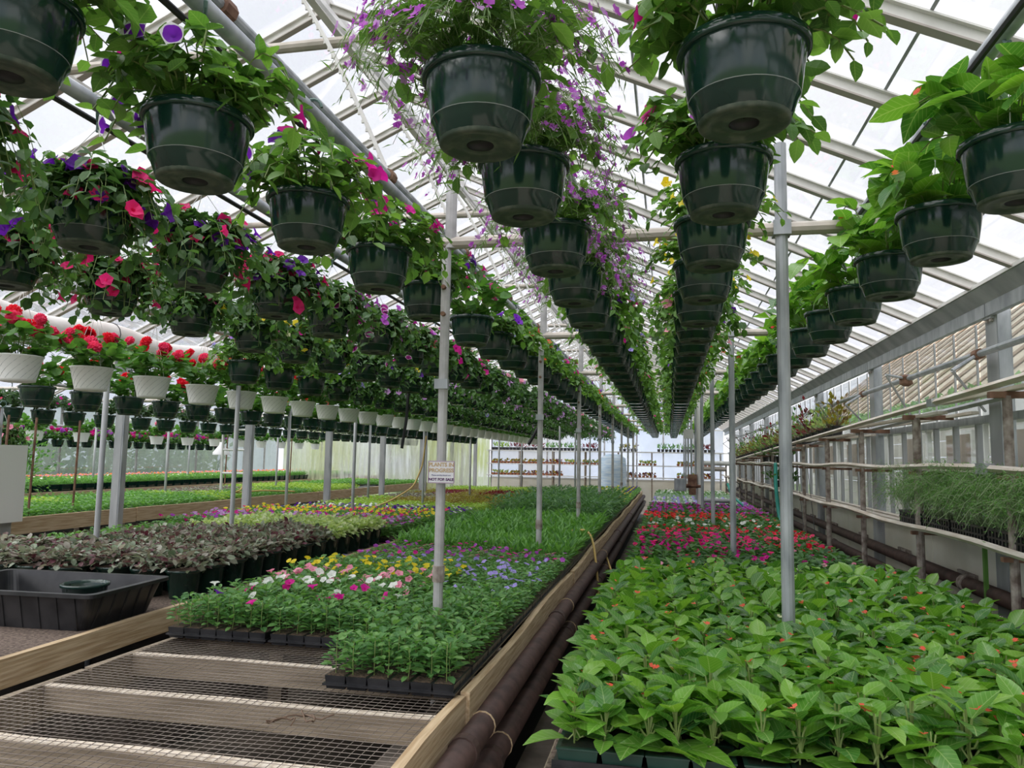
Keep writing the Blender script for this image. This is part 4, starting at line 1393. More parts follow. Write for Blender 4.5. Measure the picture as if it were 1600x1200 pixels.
def basket_meshes():
    B = {}
    B['pot'] = mesh_from('pot', [lathe(PROF, 'pot_green', 36), lathe([(.001, -.02), (.138, -.018)], 'soil', 20), lathe([(.128, -.01), (.132, -.05)], 'pot_green', 36)], True)
    B['rim'] = mesh_from('rim', [lathe([(.141, -.016), (.150, -.016), (.1515, -.010), (.1515, .004), (.149, .007), (.141, .007), (.139, -.004)], 'pot_green', 36)], True)
    B['saucer'] = mesh_from('saucer', [lathe([(.103, -.160), (.1035, -.178), (.098, -.182), (.078, -.180), (.074, -.176), (.050, -.178), (.036, -.178), (.034, -.1765)], 'pot_under', 30), lathe([(.034, -.1775), (.033, -.165), (.002, -.163)], 'black_rubber', 24)], True)  # black centre paints in the darkness of the saucer's hole
    B['ridge'] = mesh_from('seam_ring', [lathe([(.1240, -.1240), (.1258, -.1232), (.1256, -.1224)], 'pot_line', 36)], True)
    wires = []
    for a in (0.5, 2.6, 4.7):
        wires.append(tube([(.146 * math.cos(a), .146 * math.sin(a), -.012), (.09 * math.cos(a), .09 * math.sin(a), .16), (0, 0, .285)], .0016, 'wire_white', 4))
    B['wires'] = wires
    hook = [tube([(0, 0, .27), (0, 0, .31)], .006, 'hook_green', 6),
            tube([(0 + .036 * math.sin(q), 0, .352 - .038 * math.cos(q)) for q in np.linspace(0, 4.6, 12)], .0062, 'hook_green', 6)]
    B['hanger'] = mesh_from('hanger', wires + hook)
    wl = [tube([(.136 * math.cos(a), .136 * math.sin(a), -.01), (0, 0, .46)], .0018, 'wire_white', 4) for a in (0.3, 1.4, 3.4, 4.5)]
    B['hanger_white'] = mesh_from('hanger', wl + [tube([(0, 0, .45), (0, 0, .52)], .005, 'wire_dark', 5)])
    # white square-ish basket with slanting lines
    n = 36
    pr = [(.082, -.165), (.106, -.160), (.108, -.145), (.140, -.005), (.146, 0), (.146, .006), (.136, .006)]
    sp = []
    for a0 in np.arange(0, 2 * PI, 2 * PI / 16):
        q = np.linspace(0, 1, 6)
        r = .1085 + (.1395 - .1085) * q
        sp.append(tube(np.stack([r * np.cos(a0 + q * 1.1), r * np.sin(a0 + q * 1.1), -.145 + .138 * q], 1), .0012, 'pot_line', 3))
    B['white'] = mesh_from('pot', [lathe(pr, 'pot_white', n), lathe([(.001, -.165), (.082, -.165)], 'pot_white', n), lathe([(.001, -.012), (.138, -.012)], 'soil', 16)], True)
    B['white_lines'] = mesh_from('spiral_grooves', sp)
    B['joined'] = [lathe([(.001, -.178), (.098, -.175), (.118, -.135), (.1262, -.124), (.124, -.12), (.142, -.014), (.151, -.014), (.151, .006), (.140, .006)], 'pot_green', 20)]
    B['joined_white'] = [lathe([(.001, -.165), (.106, -.163), (.108, -.145), (.140, -.005), (.146, 0), (.146, .006), (.136, .006)], 'pot_white', 20)]
    return B


def basket_specs(kind, r, drape=0.0, f=1.0):
    """stems, leaves, blooms of one basket"""
    ns = {'petunia': 52, 'lobelia': 150, 'begonia': 18, 'geranium': 44, 'bells': 46, 'impatiens': 38, 'trailing': 96}[kind]
    ns = max(6, int(ns * f))
    K = 7
    az = np.arange(ns) * 2.4 + r.uniform(0, 6.28) + r.normal(0, .2, ns)
    reach = {'petunia': .24, 'lobelia': .31, 'begonia': .20, 'geranium': .22, 'bells': .22, 'impatiens': .21, 'trailing': .27}[kind] * np.sqrt(r.uniform(.06, 1.1, ns))
    rise = {'petunia': .17, 'lobelia': .20, 'begonia': .22, 'geranium': .20, 'bells': .13, 'impatiens': .18, 'trailing': .15}[kind] * r.uniform(.5, 1.2, ns)
    dr = {'petunia': .10, 'lobelia': .16, 'begonia': .05, 'geranium': .06, 'bells': .15, 'impatiens': .03, 'trailing': .17}[kind] + drape
    hang = (reach / .25)
    if kind == 'trailing':
        near = r.random(ns) < .45
        reach = np.where(near, r.uniform(.09, .15, ns), reach)
        hang = np.where(near, r.uniform(.5, 1.5, ns), hang)
    t = np.linspace(0, 1, K)[None, :]
    rad = .06 + reach[:, None] * t
    z = -.01 + rise[:, None] * np.sin(t * PI * .62) * 1.1 - dr * hang[:, None] * t ** 3
    S_ = np.stack([np.cos(az)[:, None] * rad, np.sin(az)[:, None] * rad, z], 2)
    S_[:, 0, :2] *= .4
    S_ += r.normal(0, .004, S_.shape)
    k = {'petunia': 12, 'lobelia': 22, 'begonia': 7, 'geranium': 5, 'bells': 13, 'impatiens': 11, 'trailing': 13}[kind]
    tt = np.tile(np.linspace(.12, 1, k), ns)
    ix = np.repeat(np.arange(ns), k)
    q = tt * (K - 1); lo = np.clip(q.astype(int), 0, K - 2); fr = (q - lo)[:, None]
    P = S_[ix, lo] * (1 - fr) + S_[ix, lo + 1] * fr
    T = nrmz(S_[ix, lo + 1] - S_[ix, lo])
    o = np.stack([np.cos(az[ix]), np.sin(az[ix]), np.zeros(len(ix))], 1)
    side = nrmz(np.cross(T, np.array([0, 0, 1.])))
    sg = np.tile([1, -1], len(ix))[:len(ix)][:, None]
    D = T * r.uniform(.2, .8, (len(ix), 1)) + side * sg * r.uniform(.4, 1, (len(ix), 1)) + r.normal(0, .25, (len(ix), 3))
    D[:, 2] += .15
    N = np.tile([0, 0, 1.], (len(ix), 1)) + o * .35 + r.normal(0, .3, (len(ix), 3))
    sz = {'petunia': .062, 'lobelia': .042, 'begonia': .125, 'geranium': .074, 'bells': .042, 'impatiens': .066, 'trailing': .058}[kind]
    s = sz * r.uniform(.65, 1.25, len(ix))
    if kind == 'begonia':
        N = np.tile([0, 0, 1.], (len(ix), 1)) - o * .1 + r.normal(0, .35, (len(ix), 3))
    if kind == 'geranium':
        P = P + r.normal(0, .015, P.shape)
        D = o + r.normal(0, .5, o.shape) + np.array([0, 0, .2])
    tips = S_[:, -1] + np.array([0, 0, .012])
    return S_, P, D, N, s, tips, o


BK = {
    'petunia': ('oval', 'leaf_petunia', 'petunia', .064),
    'trailing': ('oval', 'leaf_shade', 'petunia', .070),
    'lobelia': ('fine', 'leaf_fine', 'lobelia', .034),
    'begonia': ('begonia', 'leaf_begonia', 'begonia', .045),
    'geranium': ('round', 'leaf_geranium', 'head', .10),
    'bells': ('oval', 'leaf_petunia', 'petunia', .042),
    'impatiens': ('oval', 'leaf_dark', 'viola', .045),
}
BFOL = {}


def bloom_spots(kind, S_, tips, r, n):
    ns = len(S_)
    ix = r.integers(0, ns, n)
    q = r.uniform(.55, 1.0, n) * (S_.shape[1] - 1)
    lo = np.clip(q.astype(int), 0, S_.shape[1] - 2)
    P = S_[ix, lo] * (1 - (q - lo)[:, None]) + S_[ix, lo + 1] * (q - lo)[:, None]
    o = P.copy(); o[:, 2] = 0; o = nrmz(o)
    up = {'geranium': .07, 'begonia': .02}.get(kind, .02)
    if kind == 'geranium':
        P[:, :2] *= .8
        P[:, 2] = np.maximum(P[:, 2], .06)
    P = P + o * .02; P[:, 2] += up
    N = o + np.array([0, 0, .55]) + r.normal(0, .3, P.shape)
    return P, N


def basket_mesh(kind, var, mats, nb, lod, drape):
    key = (kind, var, tuple(mats), nb, lod, drape)
    if key not in BFOL:
        r = np.random.default_rng(var * 17 + sum(map(ord, kind)))
        f = {0: 1, 1: 1, 2: .75}[lod]
        S_, P, D, N, s, tips, o = basket_specs(kind, r, drape, f)
        lf, lm, fk, fs = BK[kind]
        fp = stack(LEAF[lf, lod], P, D, N, s * (1 if lod < 2 else 1.2), lm, r)
        if lod < 2:
            fp.append(tubes(S_, {'lobelia': .0009, 'trailing': .0014}.get(kind, .0020), 'stem_fine' if kind == 'lobelia' else 'stem', 3))
        Pb, Nb = bloom_spots(kind, S_, tips, r, max(1, int(nb * f)))
        bp = stack_blooms(fk, Pb, Nb, fs * r.uniform(.8, 1.2, len(Pb)) * (1 if lod < 2 else 1.15), mats, 0 if lod < 2 else 1, r) if nb else []
        if kind == 'lobelia':       # a few petunia shoots share the lobelia pot
            rr = np.random.default_rng(var + 99)
            S2, P2, D2, N2, s2, t2, o2 = basket_specs('petunia', rr, 0, .55)
            fp += stack(LEAF['oval', lod], P2, D2, N2, s2, 'leaf_petunia', rr)
        BFOL[key] = (mesh_from(kind + '_foliage', fp), mesh_from('blooms', bp) if bp else None, fp, bp)
    return BFOL[key]


def hanging_basket(B, kind, x, y, z, label, group, mats, nb=12, tier=0, drape=0.0, white=False, name=None, scale=1.0):
    name = name or ('white_hanging_basket' if white else 'hanging_basket')
    var = random.randrange(4)
    rz = random.uniform(0, 6.28)
    if tier == 3:
        key = ('j', kind, var % 2, tuple(mats), nb, white, drape)
        if key not in BFOL:
            _, _, fp, bp = basket_mesh(kind, var % 2, mats, nb, 2, drape)
            BFOL[key] = mesh_from(name, list(B['joined_white' if white else 'joined']) + fp + bp + ([tubes(np.array([[(.136 * math.cos(a), .136 * math.sin(a), 0), (0, 0, .50 if white else .36)] for a in (.5, 2.6, 4.7)]), .0025, 'wire_white', 3)]))
        t = thing(name, label, 'hanging basket', (x, y, z), rz, group, me=BFOL[key])
        t.scale = (scale,) * 3
        return t
    t = thing(name, label, 'hanging basket', (x, y, z), rz, group)
    t.scale = (scale,) * 3
    if white:
        p = link('pot', B['white'], t)
        link('spiral_grooves', B['white_lines'], p)
        link('hanger', B['hanger_white'], t)
    else:
        link('pot', B['pot'], t)
        link('rim', B['rim'], t)
        link('saucer', B['saucer'], t)
        link('seam_ring', B['ridge'], t)
        link('hanger', B['hanger'], t)
    if tier == 0:
        r = np.random.default_rng(int(abs(x * 100) + y * 10))
        S_, P, D, N, s, tips, o = basket_specs(kind, r, drape, 1.0)
        lf, lm, fk, fs = BK[kind]
        f = part('foliage', [tubes(S_, .0026, 'stem', 4)], t)
        sel = r.permutation(len(P))[:300]
        rest = np.setdiff1d(np.arange(len(P)), sel)
        leaf_objects(f, lf, P[sel], D[sel], N[sel], s[sel], lm)
        if len(rest):
            part('inner_foliage', stack(LEAF[lf, 0], P[rest], D[rest], N[rest], s[rest], lm, r), t, kind='stuff')
        Pb, Nb = bloom_spots(kind, S_, tips, r, nb)
        bloom_objects(t, fk, Pb, Nb, fs * r.uniform(.8, 1.2, nb), mats)
    else:
        fm, bm, _, _ = basket_mesh(kind, var, mats, nb, 1 if tier == 1 else 2, drape)
        link('foliage', fm, t, kind='stuff')
        if bm:
            link('blooms', bm, t, kind='stuff')
    return t


def row_ys(first, step, end=27.0):
    ys = list(first)
    while ys[-1] + step < end:
        ys.append(ys[-1] + step)
    return ys


def place_baskets():
    B = basket_meshes()
    V, M_, H = 'bloom_violet', 'bloom_magenta', 'bloom_hotpink'

    def run(x, z, ys, sel, where, group, white=False, name=None, near=14, tiers=(0, 6.5, 11)):
        for i, y in enumerate(ys):
            kind, mats, nb, drape, desc = sel(i, y)
            tier = 0 if i < tiers[0] else (1 if y < tiers[1] else (2 if y < tiers[2] else 3))
            pot = 'white' if white else 'green'
            if i < near:
                lab = '%s basket %s, %s from the front %s' % (pot, desc, ORD[i], where)
                g = group
            else:
                hue = {'deep': 'dark violet', 'edged': 'white edged', 'picotee': 'pale edged', 'hotpink': 'hot pink', 'rose': 'rose red'}
                cs = []
                for q in mats:
                    q = q.replace('bloom_', ''); q = hue.get(q, q)
                    if q not in cs:
                        cs.append(q)
                if kind != 'begonia' and cs:
                    desc = 'with %s flowers' % ' and '.join(cs[:2])
                lab = 'far %s basket %s %s' % (pot, desc, where)
                g = 'far ' + group + ' ' + desc
            hanging_basket(B, kind, x, y, z, lab, g, mats, nb, tier, drape, white, name)

    # row over the begonia bench
    def sel3(i, y):
        if i < 2: return 'petunia', [M_, 'bloom_purple'], 9, 0, 'of sparsely flowered petunias'
        if i < 5: return 'bells', ['bloom_yellow'], 22, -.05, 'of trailing yellow bells'
        if i < 8: return 'petunia', ['bloom_pink', 'bloom_deep'], 12, .1, 'with pink and violet flowers'
        return 'petunia', [['bloom_coral', V], ['bloom_pink', V], ['bloom_coral']][i // 3 % 3], 8, .05, 'with coral and violet flowers'
    run(.172, 2.60, row_ys([1.74, 2.40, 3.05, 3.70, 4.35], .62), sel3, 'above the right bench', 'baskets above the right bench', tiers=(2, 6.5, 10))

    def sel2(i, y):
        if i < 5: return 'lobelia', ['bloom_purple', 'bloom_purple', 'bloom_mauve'] , 420, 0, 'of fine purple lobelia'
        if i < 9: return 'petunia', [V, 'bloom_lilac', M_], 12, .05, 'with violet flowers'
        return 'petunia', [['bloom_pink', M_], [V], ['bloom_pink']][i // 2 % 3], 9, .03, 'with pink and violet flowers'
    run(-.46, 2.605, row_ys([1.77, 2.34, 3.06, 3.72, 4.36], .62), sel2, 'above the aisle', 'baskets above the aisle', tiers=(0, 6.5, 10))

    def sel1(i, y):
        if i == 0: return 'petunia', ['bloom_edged', 'bloom_edged', 'bloom_edged', 'bloom_magenta'], 26, .03, 'of white edged petunias'
        if i < 4: return 'petunia', [M_, M_, 'bloom_deep'], 24, .03, 'of magenta petunias'
        if i == 4: return 'geranium', [M_], 7, 0, 'of bright magenta heads'
        return 'petunia', [[M_], [V, 'bloom_white'], ['bloom_coral', 'bloom_lilac']][i // 3 % 3], 11, .03, 'with mixed petunias'
    run(-1.30, 2.585, row_ys([1.83, 2.50, 3.20, 3.92, 4.88, 5.55, 6.25], .66), sel1, 'under the left grey pipe', 'baskets under the left grey pipe', tiers=(2, 6.5, 10))

    def sel4(i, y):
        return 'begonia', ['bloom_coral', 'bloom_orange', 'bloom_red'], 7, 0, 'of glossy orange begonias'
    run(.995, 2.59, row_ys([2.38, 3.02, 3.68, 4.34], .66), sel4, 'nearest the right wall', 'baskets nearest the right wall', tiers=(4, 9, 12))

    def selB(i, y):
        if i < 3: return 'trailing', [[H, 'bloom_deep'], [H, V], [H, 'bloom_deep']][i], 46, .04, 'of pink and violet trailers'
        if i < 6: return 'trailing', ['bloom_picotee', 'bloom_purple', 'bloom_picotee'], 38, .02, 'of pale edged purple petunias'
        if i < 9: return 'trailing', [H, 'bloom_magenta'], 30, 0, 'of hot pink petunias'
        return 'trailing', [['bloom_white', 'bloom_mauve'], ['bloom_mauve'], ['bloom_pink', 'bloom_mauve']][i // 4 % 3], 26, .1, 'of pale mauve trailers'
    run(-2.12, 2.585, row_ys([2.38, 3.05, 3.77, 4.43, 5.2, 5.95, 6.64], .66), selB, 'in the second left row', 'baskets in the second row left of the grey pipe', tiers=(0, 6.5, 10))

    def selC(i, y):
        if i < 2: return 'trailing', [H], 26, .05, 'of trailing pink petunias'
        if i < 6: return 'trailing', ['bloom_yellow', 'bloom_cream', 'bloom_magenta'], 16, 0, 'with small yellow flowers'
        if i < 9: return 'trailing', ['bloom_yellow', 'bloom_deep'], 22, 0, 'of yellow and violet flowers'
        return 'trailing', [['bloom_white'], ['bloom_mauve'], ['bloom_white', 'bloom_mauve']][i // 4 % 3], 22, .05, 'of white trailers'
    run(-2.97, 2.575, row_ys([2.86, 3.52, 4.22, 4.96, 5.6, 6.28, 7.06], .68), selC, 'in the third left row', 'baskets in the third row left of the grey pipe', tiers=(0, 7, 10))

    def selD(i, y):
        if i < 3: return 'petunia', ['bloom_lilac', 'bloom_mauve'], 16, .02, 'of lilac petunias'
        return 'trailing', [['bloom_lilac'], ['bloom_white', 'bloom_mauve'], ['bloom_coral', 'bloom_white']][i // 4 % 3], 14, 0, 'with pale lilac flowers'
    run(-3.60, 2.44, row_ys([5.9, 6.5, 7.15], .68, 25), selD, 'beside the white row', 'baskets beside the white baskets', tiers=(0, 7, 10))

    def selW(i, y):
        if i < 13: return 'geranium', ['bloom_red', 'bloom_rose'], 14, 0, 'of red geraniums'
        return 'geranium', [['bloom_white', 'bloom_rose'], ['bloom_coral'], ['bloom_pink', 'bloom_white']][i % 3], 8, 0, 'of mixed geraniums'
    run(-4.12, 2.25, row_ys([4.10, 4.74, 5.40, 6.08], .64, 24), selW, 'in the white basket row', 'white geranium baskets', white=True, tiers=(0, 7.5, 11))

    def selE(i, y):
        return 'geranium', ['bloom_red'], 4, 0, 'of red geraniums'
    run(-5.6, 2.22, row_ys([5.8, 6.4], .6, 22), selE, 'behind the white row', 'low green baskets behind the white ones', tiers=(0, 4, 9))

    def selF(i, y):
        return 'impatiens', [M_ if i % 3 else 'bloom_pink', 'bloom_rose'], 4 + i % 3, 0, 'of dark leaved impatiens'
    run(-8.2, 2.18, row_ys([8.1, 8.62, 9.16, 9.75, 10.55], .6, 24), selF, 'in the far left row', 'far left impatiens baskets', tiers=(0, 0, 12))

    def selG(i, y):
        return 'geranium', ['bloom_pink' if i % 2 else 'bloom_white'], 3, 0, 'with pale flowers'
    run(-10.6, 1.98, row_ys([11.0], 1.05, 22), selG, 'beyond the impatiens baskets', 'white baskets beyond the impatiens', white=True, tiers=(0, 0, 0), near=10)

    def selP(i, y):
        return 'geranium', [['bloom_coral', 'bloom_rose'], [M_, 'bloom_purple']][int(y > 15)], 22, 0, 'massed with pink flowers'
    run(-15.2, 1.92, row_ys([11.0], .5, 24), selP, 'against the far plastic wall', 'flower baskets against the plastic wall', tiers=(0, 0, 0), near=0)

    # the big near one cut by the left edge
    hanging_basket(B, 'petunia', -1.52, 1.42, 2.70, 'large dark green basket cut by the top left corner', 'baskets at the top left corner', [M_, 'bloom_purple'], 6, 1, .02)
    hanging_basket(B, 'trailing', -2.12, 1.72, 2.62, 'dark green basket at the left edge with hot pink petunias trailing', 'baskets in the second row left of the grey pipe', [H, H, 'bloom_deep'], 36, 1, .16)
    hanging_basket(B, 'trailing', -2.85, 2.25, 2.52, 'shaded green basket at the left edge below the trailing pink flowers', 'baskets in the third row left of the grey pipe', [H], 14, 1, .05)
    # scarlet trailing basket far left
    hanging_basket(B, 'trailing', -7.9, 7.7, 1.85, 'trailing basket of coral red flowers hanging behind the thin pole', 'coral basket', ['bloom_coral', 'bloom_pink'], 34, 1, .25, name='trailing_basket')


# ------------------------------------------------------------------ single things
def text(s, size, loc, m, parent, ext=.0008, name='lettering', align='CENTER'):
    cu = bpy.data.curves.new(name, 'FONT')
    cu.body = s; cu.size = size; cu.extrude = ext
    cu.align_x = align; cu.align_y = 'CENTER'
    cu.materials.append(MATS[m])
    o = bpy.data.objects.new(name, cu); COL.objects.link(o)
    return o


def sign():
    t = thing('bench_sign', 'white sign reading plants in progress not for sale on the left pole', 'sign', (-1.115, 3.655, 1.575), .12)
    part('board', [box((0, 0, 0), (.134, .006, .112), 'sign_white')], t)
    part('border', [box((0, -.0035, .0535), (.132, .001, .003), 'sign_border'), box((0, -.0035, -.0535), (.132, .001, .003), 'sign_border'),
                    box((-.0645, -.0035, 0), (.003, .001, .108), 'sign_border'), box((.0645, -.0035, 0), (.003, .001, .108), 'sign_border')], t)
    a = text('PLANTS IN', .0265, (0, -.0040, .036), 'sign_gold', t)
    b = text('PROGRESS', .0265, (0, -.0040, .008), 'sign_gold', t)
    c = text('Plants on this bench are', .0100, (0, -.0040, -.0155), 'sign_blue', t)
    d = text('NOT FOR SALE', .0185, (0, -.0040, -.037), 'sign_purple', t)
    for o, k, loc in ((a, .0009, (0, -.0040, .036)), (b, .0009, (0, -.0040, .008)), (c, 0.0, (0, -.0040, -.0155)), (d, .0007, (0, -.0040, -.037))):
        cu = o.data
        cu.offset = k
        me = bpy.data.meshes.new_from_object(o)
        bpy.data.objects.remove(o); bpy.data.curves.remove(cu)
        q = link('lettering', me, t, loc)
        q.rotation_euler = (PI / 2, 0, 0)


def tub():
    t = thing('mixing_tub', 'long black plastic tub on the potting bench with a green pot inside', 'tub', (-3.52, 3.82, BZ + .001), math.radians(2))
    w, d, h = 1.10, .66, .20
    def ring(a, b, z, r=.05, n=6):
        P = []
        for cx, cy, s in ((1, 1, 0), (-1, 1, 1), (-1, -1, 2), (1, -1, 3)):
            for q in range(n):
                g = (s + q / (n - 1)) * PI / 2
                P.append((cx * (a / 2 - r) + r * math.cos(g), cy * (b / 2 - r) + r * math.sin(g), z))
        return P
    # outside ribs come from alternating ring radii
    R = [ring(w * .86, d * .84, 0), ring(w * .97, d * .96, h - .02), ring(w * 1.03, d * 1.04, h - .02), ring(w * 1.03, d * 1.04, h), ring(w * .96, d * .95, h), ring(w * .85, d * .83, .012)]
    V = np.array(sum(R, [])); n = len(R[0])
    F = []
    for i in range(len(R) - 1):
        for j in range(n):
            F.append((i * n + j, i * n + (j + 1) % n, (i + 1) * n + (j + 1) % n, (i + 1) * n + j))
    F.append(tuple(range(n))[::-1]); F.append(tuple(range((len(R) - 1) * n, len(R) * n)))
    part('shell', [(V, F, 'tray_black')], t)
    for k in range(9):
        x = -w * .40 + k * w * .10
        part('rib', [tube([(x, -d * .42, .004), (x, -d * .478, h - .022)], .008, 'tray_black', 5)], t)
    for k in range(5):
        y = -d * .32 + k * d * .16
        part('rib', [tube([(w * .43, y, .004), (w * .483, y, h - .022)], .008, 'tray_black', 5)], t)
    p = thing('empty_pot', 'round green plastic pot standing inside the black tub', 'pot', (-3.28, 3.84, BZ + .014))
    part('pot_body', [lathe([(.085, 0), (.118, .165), (.128, .168), (.128, .184), (.116, .184), (.112, .165), (.082, .006), (.001, .006)], 'pot_green', 28)], p, smooth=True)
    p = thing('green_pot_stack', 'stacked round green pots at the left edge beside the black tub', 'pot', (-2.93, 2.87, BZ + .02))
    p.location = (-3.115, 2.93, BZ + .001)
    part('pot_body', [lathe([(.06, 0), (.075, .015), (.084, .085), (.088, .09), (.084, .095), (.078, .17), (.060, .20), (.001, .2)], 'pot_green', 28)], p, smooth=True)
    part('rim', [lathe([(.086, .082), (.093, .086), (.086, .094)], 'pot_green', 28)], p, smooth=True)


def ferns():
    for i, y in enumerate([4.05, 4.62, 5.19, 5.76, 6.33]):
        r = np.random.default_rng(i)
        where = ['nearest the camera', 'second', 'third', 'fourth', 'last before the bare rail'][i]
        t = thing('fern_tray', 'slotted tray of feathery fern on the low right shelf, %s' % where, 'plant tray', (1.93, y, 1.195), PI / 2, 'asparagus fern trays')
        parts = [box((0, 0, .006), (.52, .26, .012), 'tray_black')]
        for k in range(12):
            x = -.25 + k * .0455
            parts.append(box((x, .128, .05), (.020, .008, .10), 'tray_black'))
            parts.append(box((x, -.128, .05), (.020, .008, .10), 'tray_black'))
        for s in (-1, 1):
            parts.append(box((0, s * .13, .095), (.53, .012, .014), 'tray_black')); parts.append(box((0, s * .13, .05), (.53, .010, .010), 'tray_black'))
            parts.append(box((s * .26, 0, .05), (.01, .26, .10), 'tray_black'))
        part('slotted_tray', parts, t)
        ns = 210; K = 7
        az = r.uniform(0, 6.28, ns); b = np.stack([r.uniform(-.25, .25, ns), r.uniform(-.1, .12, ns), np.full(ns, .07)], 1)
        q = np.linspace(0, 1, K)[None, :, None]
        reach = r.uniform(.05, .30, ns)[:, None, None]
        o = np.stack([np.cos(az) * .8, np.sin(az) + .45, np.zeros(ns)], 1)[:, None, :]
        S_ = b[:, None, :] + o * reach * q
        S_[:, :, 2] += (r.uniform(.20, .42, ns)[:, None] * np.sin(q[..., 0] * PI * .6) - (r.uniform(.0, .22, ns)[:, None]) * q[..., 0] ** 3)
        k = 36
        ix = np.repeat(np.arange(ns), k); tt = np.tile(np.linspace(.25, 1, k), ns) * (K - 1)
        lo = np.clip(tt.astype(int), 0, K - 2); fr = (tt - lo)[:, None]
        P = S_[ix, lo] * (1 - fr) + S_[ix, lo + 1] * fr + r.normal(0, .016, (len(ix), 3))
        D = r.normal(size=(len(ix), 3)); D[:, 2] += .4
        part('fern_fronds', [tubes(S_, .0012, 'stem_fine', 3)] + stack([leaf_t(pr_lance, .16, droop=.1, fold=.2, lod=2)], P, D, r.normal(size=(len(ix), 3)), r.uniform(.014, .032, len(ix)), 'leaf_fern', r), t, kind='stuff')
    # hanging roots under one tray
    thing('trailing_moss', 'thin strand of green moss hanging below the low right shelf', 'plant', me=mesh_from('trailing_moss', [box((1.95, 5.35, .93), (.02, .03, .44), 'leaf_spiky')]))
    # far plants on the top shelf
    B = mesh_from('pot', [lathe([(.05, 0), (.07, .11), (.075, .11), (.075, .12), (.06, .12), (.001, .11)], 'tray_black', 12)])
    for i, y in enumerate(np.arange(9.3, 22, .42)):
        r = np.random.default_rng(i + 40)
        m = ['leaf_bronze', 'leaf_small', 'leaf_varieg', 'leaf_petunia', 'leaf_burgundy'][i % 5]
        t = thing('shelf_plant', 'small potted plant in black pot on the top right shelf, %s' % (ORD[i] + ' from the near end' if i < 20 else 'near the end wall'), 'potted plant', (1.90, y, shelf_z(y) - .018), 0,
                  'potted plants on the top right shelf')
        link('pot', B, t)
        n = 70
        P = r.normal(0, .08, (n, 3)); P[:, 2] = .12 + abs(P[:, 2]) * 1.7
        P[:, 0] = np.clip(P[:, 0], -.2, .12)
        D = P - np.array([0, 0, .05])
        part('foliage', stack(LEAF['lance' if i % 2 else 'oval', 2], P, D, r.normal(size=(n, 3)) * .4 + np.array([0, 0, 1]), .07, m, r) +
             [tubes(np.stack([np.tile([0, 0, .1], (n, 1)), P], 1), .0015, 'stem_dark', 3)], t, kind='stuff')
    for i, (y, z) in enumerate([(13.2, 1.21), (13.8, 1.21), (14.5, 1.21), (13.4, 1.645), (14.2, 1.645), (15.1, 1.645), (16.2, 1.645)]):
        r = np.random.default_rng(i + 80)
        t = thing('shelf_plant', 'dark leafy potted plant on the %s right shelf, %s from the near end' % ('low' if z < 1.4 else 'middle', ORD[i % 4 if i < 3 else i - 3]), 'potted plant', (1.93, y, z), 0, 'potted plants on the lower right shelves')
        link('pot', B, t)
        n = 60
        P = r.normal(0, .09, (n, 3)); P[:, 2] = .12 + abs(P[:, 2]); P[:, 0] = np.clip(P[:, 0], -.2, .1)
        part('foliage', stack(LEAF['oval', 2], P, P, r.normal(size=(n, 3)) * .4 + np.array([0, 0, 1]), .09, 'leaf_shade', r), t, kind='stuff')


def end_shelves():
    s = thing('end_shelving', 'white three tier shelving of small pots across the far end wall', 'shelf')
    for z in (1.04, 1.47, 1.96):
        part('shelf_board', [box((-2.4, 27.9, z - .02), (8.6, .42, .035), 'off_white')], s)
    for x in np.arange(-6.6, 2.0, 1.2):
        for y in (27.72, 28.08):
            part('upright', [box((x, y, .98), (.04, .04, 1.96), 'wood_x' if int(x * 10) % 2 else 'pole_light')], s)
    tm = {}
    for n, m in (('a', 'leaf_small'), ('b', 'leaf_bronze'), ('c', 'leaf_burgundy'), ('d', 'leaf_lime')):
        r = np.random.default_rng(ord(n))
        P = np.stack([r.uniform(-.3, .3, 60), r.uniform(-.12, .12, 60), r.uniform(.05, .14, 60)], 1)
        D = r.normal(0, .5, (60, 3)) + np.array([0, 0, 1])
        tm[n] = mesh_from('pot_flat', [box((-.27 + k * .135, 0, .035), (.11, .24, .07), 'terracotta', taper=.8) for k in range(5)] +
                          stack(LEAF['oval', 2], P, D, np.tile([0, -1., 0], (60, 1)), .07, m, r) + stack_blooms('viola', P[:14] + np.array([0, 0, .03]), np.tile([0, -1, .6], (14, 1)), .05, ['bloom_yellow'], 0, r))
        tm[n + 't'] = mesh_from('pot_flat', [box((-.27 + k * .135, 0, .05), (.11, .24, .10), 'tray_black', taper=.8) for k in range(5)] +
                                stack(LEAF['lance', 2], P * np.array([1, 1, 1.6]), D, np.tile([0, -1., 0], (60, 1)), .13, m, r))
    tier = {1.04: 'bottom', 1.47: 'middle', 1.96: 'top'}
    for z in (1.04, 1.47, 1.96):
        i = 0
        for x in np.arange(-6.2, 1.7, .68):
            if random.random() < .16:
                continue
            k = random.choice('abcd') + ('t' if z > 1.9 else '')
            thing('pot_flat', 'flat of small %s pots on the %s end shelf, %s from the left' % ('black' if z > 1.9 else 'terracotta', tier[z], ORD[i]), 'potted plants', (x, 27.9, z - .002), 0,
                  'flats of small pots on the end shelves', me=tm[k])
            i += 1


